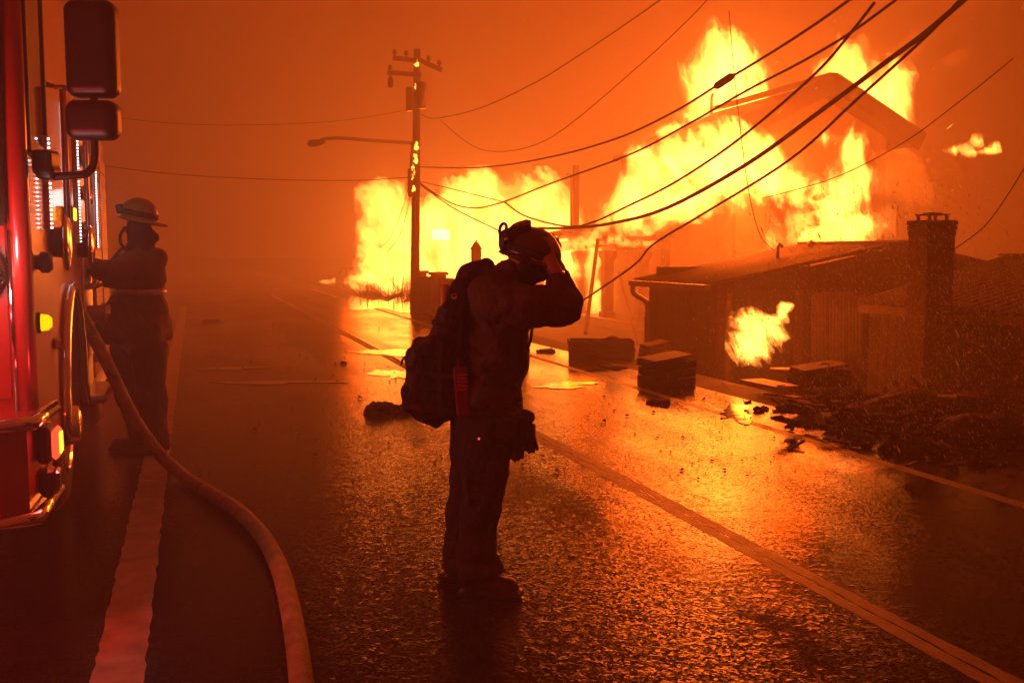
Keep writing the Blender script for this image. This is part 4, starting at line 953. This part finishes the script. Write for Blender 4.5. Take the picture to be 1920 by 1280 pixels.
sdf_mesh('mirror_bracket', [('b', tuple(D(86, 305, 4.52)), (.045, .06, .055), .02, MR), ('b', tuple(D(92, 327, 4.52)), (.04, .05, .025), .015, MR)], .008, M['blackpl'], eng, .02)
def lamp(name, loc, watts, col, r):
    l = bpy.data.lights.new(name, 'POINT'); l.energy = watts; l.color = col; l.shadow_soft_size = r; o = bpy.data.objects.new(name, l); COL.objects.link(o); o.location = loc; return o
lamp('headlamp_light', T(-.22, .2, 1.52), 9, (1, .62, .55), .06)
lamp('warning_light', T(-.9, 1.1, 1.4), 95, (1, .03, .035), .1)
lamp('bumper_light', T(-.15, -.2, .78), 3, (1, .04, .04), .04)
lamp('panel_light', T(3.4, -.14, 2.0), .9, (1, .8, .78), .08)

# ------------------------------------------------------------------ hose
hp = [D(150, 588, 7.2), D(172, 625, 7.25), D(205, 690, 7.3), D(250, 782, 7.3), D(297, 848, 7.2)]+[G(u, v, .047) for u, v in ((345, 893), (400, 928), (450, 960), (492, 1005), (522, 1060), (542, 1130), (556, 1210), (566, 1290), (574, 1400), (590, 1600))]
tag(MB().tube(spline(hp, 10), .045, 18).build('fire_hose', M['hose']), 'tan fire hose snaking from the pump panel over the road', 'hose')

# ------------------------------------------------------------------ firefighter holding his helmet
FW = CR @ Vector((0, 0, -1))
d1 = (G(893, 1104)-CAMP).dot(FW)
def J(u, v, dd_=0.0): return tuple(D(u, v, d1+dd_))
fr = MR
def tilt(deg): return MR @ Matrix.Rotation(math.radians(deg), 3, 'Y')     # lean in the picture plane, positive leans right
f1 = empty('person', G(893, 1100), 'firefighter in dark gear and backpack standing with hands raised to helmet', 'person')
# body: one continuous skin from head to feet, mostly covered by clothes
def finger(a, b, c, r): return [('c', a, b, r, r*.95), ('c', b, c, r*.95, r*.8)]
body = [('e', J(985, 476), (.082, .075, .105), tilt(14)), ('c', J(1012, 505), J(1016, 512), .035, .03), ('c', J(1021, 486), J(1030, 496), .016, .018), ('c', J(975, 500), J(948, 535), .058, .066),
        ('c', J(940, 560), J(915, 780), .11, .11), ('c', J(930, 560, -.17), J(945, 560, .17), .06, .06),
        ('c', J(925, 558, -.2), J(1055, 585, -.18), .055, .045), ('c', J(1055, 585, -.18), J(1042, 512, -.11), .042, .03), ('c', J(1042, 512, -.11), J(1030, 490, -.095), .03, .036),
        ('c', J(950, 555, .2), J(1062, 575, .22), .055, .045), ('c', J(1062, 575, .22), J(1048, 505, .13), .042, .03), ('c', J(1048, 505, .13), J(1036, 484, .11), .03, .036),
        ('c', J(915, 790, -.08), J(903, 930, -.09), .085, .06), ('c', J(903, 930, -.09), J(893, 1072, -.08), .06, .045), ('c', J(895, 790, .09), J(878, 935, .12), .085, .06), ('c', J(878, 935, .12), J(858, 1062, .14), .06, .045)]
for sg, du, dv in ((-1, 0, 0), (1, 6, -6)):
    o_ = -.095 if sg < 0 else .11
    for i, (x, y) in enumerate(((1014, 452), (1022, 446), (1031, 447), (1039, 454))):
        w0 = J(1022+i*5+du, 478+dv-i, o_-.01*sg+.0); body += finger(w0, J(x+4+du, y+14+dv, o_-sg*.0+sg*-.008), J(x+du, y+dv, o_-sg*.02+sg*.02), .0095)
    body += finger(J(1020+du, 494+dv, o_), J(1006+du, 492+dv, o_+sg*.01), J(996+du, 484+dv, o_+sg*.02), .0105)
sdf_mesh('body', body, .0075, M['skin'], f1, .018)
# jacket
jk = [('e', J(920, 750), (.14, .185, .15), tilt(4)), ('e', J(932, 665), (.155, .19, .2), tilt(4)), ('e', J(938, 592), (.16, .205, .16), tilt(8)), ('c', J(922, 556, -.17), J(945, 552, .17), .105, .1), ('c', J(944, 530), J(955, 515), .09, .078),
      ('c', J(925, 560, -.2), J(990, 578, -.21), .098, .088), ('c', J(990, 578, -.21), J(1052, 578, -.19), .086, .076), ('c', J(1056, 572, -.18), J(1048, 545, -.14), .078, .062), ('c', J(1048, 545, -.14), J(1045, 528, -.125), .06, .05),
      ('c', J(950, 556, .2), J(1058, 572, .22), .092, .08), ('c', J(1060, 565, .22), J(1050, 522, .15), .076, .052), ('b', J(925, 775), (.135, .185, .05), .04, tilt(0))]
sdf_mesh('jacket', jk, .0085, M['jacket'], f1, .04, .026, 8, .8, seed=3, oct_=5)
# trousers and boots
tr = [('c', J(918, 792, -.09), J(908, 880, -.1), .125, .108), ('c', J(908, 880, -.1), J(902, 960, -.1), .105, .092), ('c', J(902, 960, -.1), J(893, 1062, -.09), .09, .083),
      ('c', J(893, 792, .09), J(884, 880, .12), .12, .1), ('c', J(884, 880, .12), J(874, 960, .13), .098, .09), ('c', J(874, 960, .13), J(860, 1060, .14), .088, .08), ('b', J(905, 795), (.12, .17, .06), .05, tilt(0)), ('b', J(903, 905, -.19), (.07, .03, .085), .015, tilt(-3)), ('e', J(905, 1066, -.1), (.1, .09, .05), tilt(0)), ('e', J(866, 1056, .14), (.09, .085, .05), tilt(0))]
sdf_mesh('trousers', tr, .0085, M['pants'], f1, .03, .026, 8, .75, seed=5, oct_=5)
for (u, v, q, ts) in ((894, 1104, -.09, 1.0), (861, 1083, .14, .75)):
    b_ = D(u, v, d1+q); b_.z = 0.0; f_ = CAM_R*ts-CAM_F*.22*ts
    sdf_mesh('boot', [('c', tuple(b_+UP*.16), tuple(b_+UP*.06-f_*.01), .062, .055), ('c', tuple(b_+UP*.058-f_*.02), tuple(b_+UP*.05+f_*.15), .05, .046), ('b', tuple(b_+UP*.018+f_*.065), (.15, .05, .018), .015, Matrix((f_.normalized(), UP.cross(f_.normalized()), UP)).transposed())], .007, M['boot'], f1, .02)
# helmet
hc = Vector(J(998, 473)); hx = (CAM_R*math.cos(.32)-UP*math.sin(.32)).normalized(); hz_ = (UP*math.cos(.32)+CAM_R*math.sin(.32)).normalized(); HR = Matrix((hx, hz_.cross(hx), hz_)).transposed()
hel = sdf_mesh('helmet', [('e', tuple(hc), (.14, .126, .12), HR), ('-b', tuple(hc-hz_*.17), (.22, .2, .13), .01, HR), ('-e', tuple(hc-hz_*.02), (.12, .104, .1), HR)], .0065, M['helmet'], f1, .01, .004, 14, seed=2)
sdf_mesh('brim', [('e', tuple(hc-hz_*.045+hx*.012), (.17, .152, .02), HR), ('-e', tuple(hc-hz_*.05), (.128, .1, .05), HR)], .006, M['helmet'], hel, .01, .004, 10, seed=4)
ring = MB()
for k in range(40):
    a0, a1 = 2*math.pi*k/40, 2*math.pi*(k+1)/40
    def rp(a, z, g_): return hc+hx*((.14+g_)*math.sqrt(max(0, 1-(z/.12)**2))*math.cos(a))+HR.col[1]*((.126+g_)*math.sqrt(max(0, 1-(z/.12)**2))*math.sin(a))+hz_*z
    ring.add([rp(a0, -.02, .004), rp(a1, -.02, .004), rp(a1, .012, .006), rp(a0, .012, .006), rp(a0, -.02, -.004), rp(a1, -.02, -.004), rp(a1, .012, -.004), rp(a0, .012, -.004)], [(0, 1, 2, 3), (4, 7, 6, 5), (0, 4, 5, 1), (3, 2, 6, 7)], True)
ring.build('goggle_strap', M['strap'], hel)
gg = sdf_mesh('goggles', [('b', J(966, 436, -.02), (.055, .07, .034), .02, tilt(-30)), ('b', J(978, 426, -.02), (.045, .062, .026), .014, tilt(-22))], .006, M['blackpl'], hel, .015)
sdf_mesh('goggle_lens', [('b', J(982, 420, -.035), (.036, .064, .012), .008, tilt(-14))], .005, M['goggle'], gg, .008)
hlp = sdf_mesh('headlamp', [('e', J(949, 448, -.03), (.034, .045, .042), fr), ('c', J(947, 462, -.03), J(948, 440, -.03), .03, .022)], .006, M['blackpl'], hel, .02)
MB().lathe(Vector(J(950, 449, -.078)), -CAM_F, [(.012, 0), (.012, .006), (.006, .01)], 10).build('lens', M['chrome'], hlp)
MB().tube(spline([J(938, 444, -.03), J(937, 430, -.03), J(942, 420, -.03), J(949, 422, -.03), J(949, 432, -.03)], 6), .008, 8).build('strap_loop', M['strap'], hel)
# breathing shroud hanging under the chin
sdf_mesh('neck_shroud', [('e', J(992, 503), (.088, .085, .062), tilt(20)), ('e', J(1014, 514), (.036, .045, .036), fr), ('c', J(960, 528), J(990, 520), .06, .05)], .0075, M['pack'], f1, .03, .01, 16, seed=6)
# backpack
pk = sdf_mesh('backpack', [('b', J(818, 708), (.14, .15, .17), .045, tilt(8)), ('b', J(838, 640), (.085, .13, .1), .05, tilt(22)), ('c', J(850, 590, -.06), J(878, 520, -.03), .075, .058), ('c', J(850, 590, .06), J(880, 520, .05), .075, .058), ('c', J(880, 520), J(912, 500), .055, .038), ('e', J(815, 765), (.1, .13, .08), tilt(0)), ('c', J(800, 770), J(817, 792), .06, .022)],
              .0085, M['pack'], f1, .04, .014, 12, seed=8, oct_=4)
sdf_mesh('pack_pocket', [('b', J(786, 738, -.02), (.075, .12, .062), .02, tilt(-10)), ('b', J(790, 672, -.02), (.07, .11, .045), .03, tilt(20))], .0085, M['pack'], pk, .02, .01, 14, seed=9)
sdf_mesh('pack_panel', [('b', J(785, 757, -.13), (.058, .012, .034), .01, tilt(14))], .007, M['packred'], pk, .01)
MB().lathe(Vector(J(833, 578, -.06)), hz_*.2+UP, [(.012, -.02), (.022, 0), (.024, .02), (.024, .09), (.016, .11), (.008, .115)], 16).build('air_bottle', M['yellow'], pk)
MB().lathe(Vector(J(852, 556, -.165)), -CAM_F, [(.014, 0), (.016, .008), (.012, .01), (.006, .004)], 16).build('buckle_ring', M['chrome'], pk)
for pts, r in (([(817, 628), (815, 612), (812, 603), (820, 600), (824, 606)], .008), ([(826, 622), (834, 612), (840, 600), (843, 590)], .008), ([(760, 668), (755, 674), (752, 684)], .006), ([(765, 664), (790, 650), (812, 634), (840, 610)], .008)):
    MB().tube(spline([J(u, v, -.05) for u, v in pts], 5), r, 7).build('pack_strap', M['strap'], pk)
def band(pts, w, t, name, m, par, off=-CAM_F):
    P = spline(pts, 6); mb = MB(); V = []
    for i, p in enumerate(P):
        tn = (P[min(i+1, len(P)-1)]-P[max(i-1, 0)]).normalized(); sd = tn.cross(off).normalized(); V += [p+sd*w/2, p-sd*w/2, p-sd*w/2+off*t, p+sd*w/2+off*t]
    F = [(4*i+k, 4*i+(k+1) % 4, 4*i+4+(k+1) % 4, 4*i+4+k) for i in range(len(P)-1) for k in range(4)]+[(3, 2, 1, 0), tuple(4*len(P)-4+k for k in range(4))]
    return mb.add(V, F).build(name, m, par)
band([J(880, 520, -.2), J(910, 510, -.21), J(940, 528, -.235), J(958, 570, -.26), J(965, 630, -.22), J(960, 690, -.2), J(930, 720, -.215)], .05, .012, 'shoulder_strap', M['strap'], pk)
band([J(860, 768, -.2), J(900, 775, -.215), J(940, 772, -.2), J(968, 765, -.12), J(972, 762, 0)], .05, .014, 'waist_belt', M['strap'], pk)
for i, (u, v, w_, h_, tl) in enumerate(((800, 690, .05, .05, 12), (838, 668, .03, .055, 16), (842, 745, .035, .05, 4), (815, 640, .035, .025, 24), (868, 560, .03, .045, 24), (850, 610, .03, .035, 22))):
    sdf_mesh('pack_pouch', [('b', J(u, v, -.155 if v > 600 else -.13), (w_, .028, h_), .012, tilt(tl))], .0075, M['pack'], pk, .01, .006, 18, seed=40+i)
for pts in ([(765, 690), (800, 700), (840, 705), (860, 708)], [(780, 655), (790, 700), (795, 760)], [(826, 640), (822, 700), (826, 780)], [(850, 540), (842, 580), (835, 625)], [(872, 520), (866, 560), (862, 610), (860, 660)]):
    band([Vector(J(u, v, -.188 if v > 620 else -.165)) for u, v in pts], .022, .006, 'pack_strap', M['strap'], pk)
# radio, pouch, gloves
rd = sdf_mesh('radio', [('b', J(866, 735, -.235), (.032, .022, .115), .01, tilt(-4)), ('c', J(860, 690, -.235), J(859, 672, -.235), .008, .006)], .006, M['packred'], f1, .008)
for i in range(5): MB().beam(J(857, 702+i*7, -.262), J(876, 702+i*7, -.262), .006, .008).build('speaker_slat', M['orange'], rd)
pc = sdf_mesh('belt_pouch', [('b', J(962, 800, -.12), (.075, .06, .07), .025, tilt(5)), ('b', J(945, 800, -.17), (.06, .05, .06), .025, tilt(0)), ('c', J(972, 776, -.12), J(990, 782, -.12), .03, .025)], .0075, M['pack'], f1, .03, .012, 14, seed=10)
MB().lathe(Vector(J(898, 822, -.21)), -CAM_F, [(.005, 0), (.005, .006), (.003, .01)], 10).build('tail_light', M['redlamp'], pc)
for (u, v, q, sw) in ((968, 815, -.14, 0), (990, 800, -.12, 10)):
    g_ = [('b', J(u, v+10, q), (.035, .02, .045), .018, tilt(sw*.4))]
    for i in range(4): g_.append(('c', J(u-10+i*7, v+22, q), J(u-12+i*8+sw*.6, v+50-abs(i-1.4)*5, q), .0105, .008))
    g_.append(('c', J(u-12, v+8, q), J(u-20, v+28, q), .011, .008)); sdf_mesh('hanging_glove', g_, .0055, M['boot'], pc, .012)
for pts in ([(998, 612), (996, 630), (992, 648), (986, 655)], [(984, 660), (986, 680), (983, 690)], [(960, 735), (968, 748), (963, 758), (972, 770)], [(965, 720), (975, 740), (968, 765)]):
    MB().tube(spline([J(u, v, -.1) for u, v in pts], 5), .0075, 7).build('dangling_strap', M['strap'], f1)

# ------------------------------------------------------------------ firefighter at the pump panel
d2 = (G(275, 852)-CAMP).dot(FW)+.1
def K(u, v, dd_=0.0): return tuple(D(u, v, d2+dd_))
f2 = empty('person', G(272, 846), 'firefighter in tan coat and yellow helmet working at the pump panel', 'person')
body = [('e', K(258, 424), (.085, .085, .115), fr), ('c', K(238, 430), K(234, 432), .018, .012), ('c', K(260, 445), K(265, 480), .065, .07), ('c', K(265, 500), K(258, 640), .13, .14), ('c', K(240, 485), K(290, 485), .08, .08),
        ('c', K(250, 490, -.1), K(210, 512, -.35), .06, .045), ('c', K(210, 512, -.35), K(170, 498, -.6), .042, .03), ('c', K(170, 498, -.6), K(160, 494, -.66), .032, .036),
        ('c', K(240, 490, .12), K(205, 520, 0), .06, .045), ('c', K(205, 520, 0), K(178, 508, -.2), .042, .03), ('c', K(178, 508, -.2), K(170, 505, -.26), .03, .034),
        ('c', K(240, 650, .05), K(248, 740, .04), .1, .07), ('c', K(248, 740, .04), K(262, 822, .06), .07, .05), ('c', K(280, 650, -.05), K(284, 745, -.06), .1, .07), ('c', K(284, 745, -.06), K(298, 835, -.08), .07, .05)]
for i in range(4):
    body += finger(K(158, 489+i*5, -.68), K(152, 488+i*6, -.7), K(149, 492+i*6, -.71), .011)
body += finger(K(162, 488, -.66), K(158, 480, -.66), K(153, 478, -.67), .012)
sdf_mesh('body', body, .01, M['skin'], f2, .02)
ct = [('e', K(265, 515), (.20, .18, .2), tilt(-2)), ('e', K(258, 585), (.245, .21, .24), fr), ('b', K(253, 618), (.265, .2, .12), .09, fr), ('c', K(243, 486, .05), K(292, 488, .0), .095, .1), ('c', K(262, 462), K(264, 475), .085, .1),
      ('c', K(252, 490, -.12), K(212, 510, -.36), .1, .082), ('c', K(212, 510, -.36), K(175, 500, -.58), .08, .064), ('c', K(236, 490, .1), K(204, 520, 0), .095, .08), ('c', K(204, 520, 0), K(182, 510, -.16), .078, .062)]
sdf_mesh('coat', ct, .011, M['coat2'], f2, .05, .03, 6, .8, seed=11, oct_=5)
tr = [('c', K(242, 655, .06), K(247, 740, .05), .14, .115), ('c', K(247, 740, .05), K(264, 818, .06), .112, .09), ('c', K(280, 655, -.05), K(284, 745, -.06), .14, .115), ('c', K(284, 745, -.06), K(298, 832, -.08), .112, .092)]
sdf_mesh('trousers', tr, .011, M['pants'], f2, .04, .02, 8, .6, seed=12, oct_=4)
for (u, v, q) in ((264, 830, .06), (296, 850, -.08)):
    b_ = D(u, v, d2+q); b_.z = 0; f_ = -CAM_R-CAM_F*.1
    sdf_mesh('boot', [('c', tuple(b_+UP*.2), tuple(b_+UP*.07), .075, .062), ('c', tuple(b_+UP*.065), tuple(b_+UP*.055+f_*.18), .058, .052), ('b', tuple(b_+UP*.02+f_*.08), (.17, .058, .02), .015, Matrix((f_.normalized(), UP.cross(f_.normalized()), UP)).transposed())], .009, M['boot'], f2, .02)
hc = Vector(K(261, 402)); hx = (CAM_R*math.cos(.2)-UP*math.sin(.2)).normalized(); hz2 = (UP*math.cos(.2)+CAM_R*math.sin(.2)).normalized(); HR = Matrix((hx, hz2.cross(hx), hz2)).transposed()
hel = sdf_mesh('helmet', [('e', tuple(hc), (.148, .125, .135), HR), ('-b', tuple(hc-hz2*.16), (.22, .2, .12), .01, HR), ('-e', tuple(hc-hz2*.02), (.128, .106, .11), HR)], .008, M['helmet2'], f2, .01)
sdf_mesh('brim', [('e', tuple(hc-hz2*.05+hx*.035), (.205, .16, .02), HR), ('-e', tuple(hc-hz2*.05), (.125, .104, .05), HR)], .007, M['helmet2'], hel, .01)
rg = MB()
for k in range(40):
    a0, a1 = 2*math.pi*k/40, 2*math.pi*(k+1)/40
    def rp(a, z, g_): return hc+hx*((.148+g_)*math.sqrt(1-(z/.135)**2)*math.cos(a))+HR.col[1]*((.125+g_)*math.sqrt(1-(z/.135)**2)*math.sin(a))+hz2*z
    rg.add([rp(a0, -.015, .006), rp(a1, -.015, .006), rp(a1, .03, .008), rp(a0, .03, .008), rp(a0, -.015, -.004), rp(a1, -.015, -.004), rp(a1, .03, -.004), rp(a0, .03, -.004)], [(0, 1, 2, 3), (4, 7, 6, 5), (0, 4, 5, 1), (3, 2, 6, 7)], True)
rg.build('goggle_strap', M['strap'], hel)
sdf_mesh('goggles', [('b', K(230, 392), (.03, .085, .04), .02, tilt(-10))], .008, M['blackpl'], hel, .01)
sdf_mesh('hood', [('e', K(261, 432), (.098, .1, .115), fr), ('c', K(263, 450), K(264, 475), .095, .12), ('c', K(290, 445), K(287, 448), .035, .03)], .009, M['pants'], f2, .05, .012, 14, seed=13)
MB().tube(spline([K(236, 425, -.06), K(226, 440, -.07), K(226, 455, -.07), K(234, 465, -.08)], 5), .012, 8).build('chin_strap', M['strap'], f2)
def hoop(cu, cv, rx, ry, h, name, m):
    c = Vector(K(cu, cv)); mb = MB(); n = 48
    for k in range(n):
        a0, a1 = 2*math.pi*k/n, 2*math.pi*(k+1)/n
        def q(a, z, g_): return c+CAM_R*(rx+g_)*math.cos(a)+CAM_F*(ry+g_)*math.sin(a)+UP*z
        mb.add([q(a0, 0, .006), q(a1, 0, .006), q(a1, h, .006), q(a0, h, .006), q(a0, 0, -.03), q(a1, 0, -.03), q(a1, h, -.03), q(a0, h, -.03)], [(0, 1, 2, 3), (4, 7, 6, 5), (0, 4, 5, 1), (3, 2, 6, 7)], True)
    return mb.build(name, M[m], f2)
hoop(261, 552, .208, .182, .045, 'reflective_stripe', 'reflect')
# ------------------------------------------------------------------ water spray and sparks in the air
def specks(name, n, boxf, size, m, label, seed, streak=None):
    rnd = np.random.default_rng(seed); V = np.zeros((n*4, 3), np.float32); F = np.zeros((n*4, 3), np.int32)
    for i in range(n):
        p = boxf(rnd); r = size*np.exp(rnd.normal(0, .5)); st = (streak or Vector((0, 0, 1)))*r*(rnd.uniform(2, 6) if streak else .8)
        q = [p+st, p+Vector((r, 0, 0)), p+Vector((-r*.5, r*.86, 0)), p+Vector((-r*.5, -r*.86, 0))]
        if streak: q = [p+st, p+CAM_R*r, p-CAM_R*r*.5+CAM_F*r*.8, p-st]
        V[4*i:4*i+4] = [list(a) for a in q]; F[4*i:4*i+4] = np.array([(0, 1, 2), (0, 2, 3), (0, 3, 1), (1, 3, 2)])+4*i
    me = np_mesh(name, V, F); me.materials.append(m); o = link(bpy.data.objects.new(name, me)); return tag(o, label, kind='stuff')
M['drop'] = bpy.data.materials.new('water drops'); M['drop'].use_nodes = True; _n = M['drop'].node_tree; _n.nodes.clear()
_o = nd(_n, 'ShaderNodeOutputMaterial'); _t = nd(_n, 'ShaderNodeBsdfTranslucent'); _d = nd(_n, 'ShaderNodeBsdfDiffuse'); _m = nd(_n, 'ShaderNodeMixShader')
_t.inputs[0].default_value = (.9, .88, .85, 1); _d.inputs[0].default_value = (.8, .78, .75, 1); _m.inputs[0].default_value = .25
_n.links.new(_t.outputs[0], _m.inputs[1]); _n.links.new(_d.outputs[0], _m.inputs[2]); _n.links.new(_m.outputs[0], _o.inputs[0])
M['spark'] = mat('flying sparks', (.3, .1, .02), .8, emit=(1, .4, .05), estr=3)
def spray_box(r):
    while True:
        u, v = r.normal(1720, 190), r.normal(620, 170)
        if 1240 < u < 2000 and 330 < v < 900:
            d = r.uniform(6.5, 12.5); p = D(u, v, d)
            if p.z > .05: return p
specks('water_spray', 26000, spray_box, .0014, M['drop'], 'fine slanting water spray drifting before the shed', 3, Vector((.45, -.1, -1)).normalized())
def spray_up(r):
    return D(r.normal(1100, 260), abs(r.normal(0, 70))-10, r.uniform(6, 16))
specks('drifting_ash', 1600, spray_up, .0022, M['drop'], 'drifting ash and droplets high in the smoke', 4)
def spark_box(r):
    u, v = r.normal(1500, 260), r.normal(230, 170); return D(u, min(v, 470), r.uniform(14, 26))
specks('flying_sparks', 420, spark_box, .004, M['spark'], 'glowing sparks flying round the burning gable', 6, Vector((.8, .1, .55)).normalized())
# ------------------------------------------------------------------ smoke-laden air
hb = MB().box((-45, -14, -2.2), (48, 78, 16))
hm = bpy.data.materials.new('smoky air'); hm.use_nodes = True; hm.node_tree.nodes.clear()
_o = nd(hm.node_tree, 'ShaderNodeOutputMaterial'); _v = nd(hm.node_tree, 'ShaderNodeVolumePrincipled')
_v.inputs['Color'].default_value = (.95, .85, .75, 1); _v.inputs['Density'].default_value = .029; _v.inputs['Anisotropy'].default_value = .2
hm.node_tree.links.new(_v.outputs[0], _o.inputs['Volume'])
hz = hb.build('haze', hm); tag(hz, 'orange smoke haze filling the street', kind='stuff')
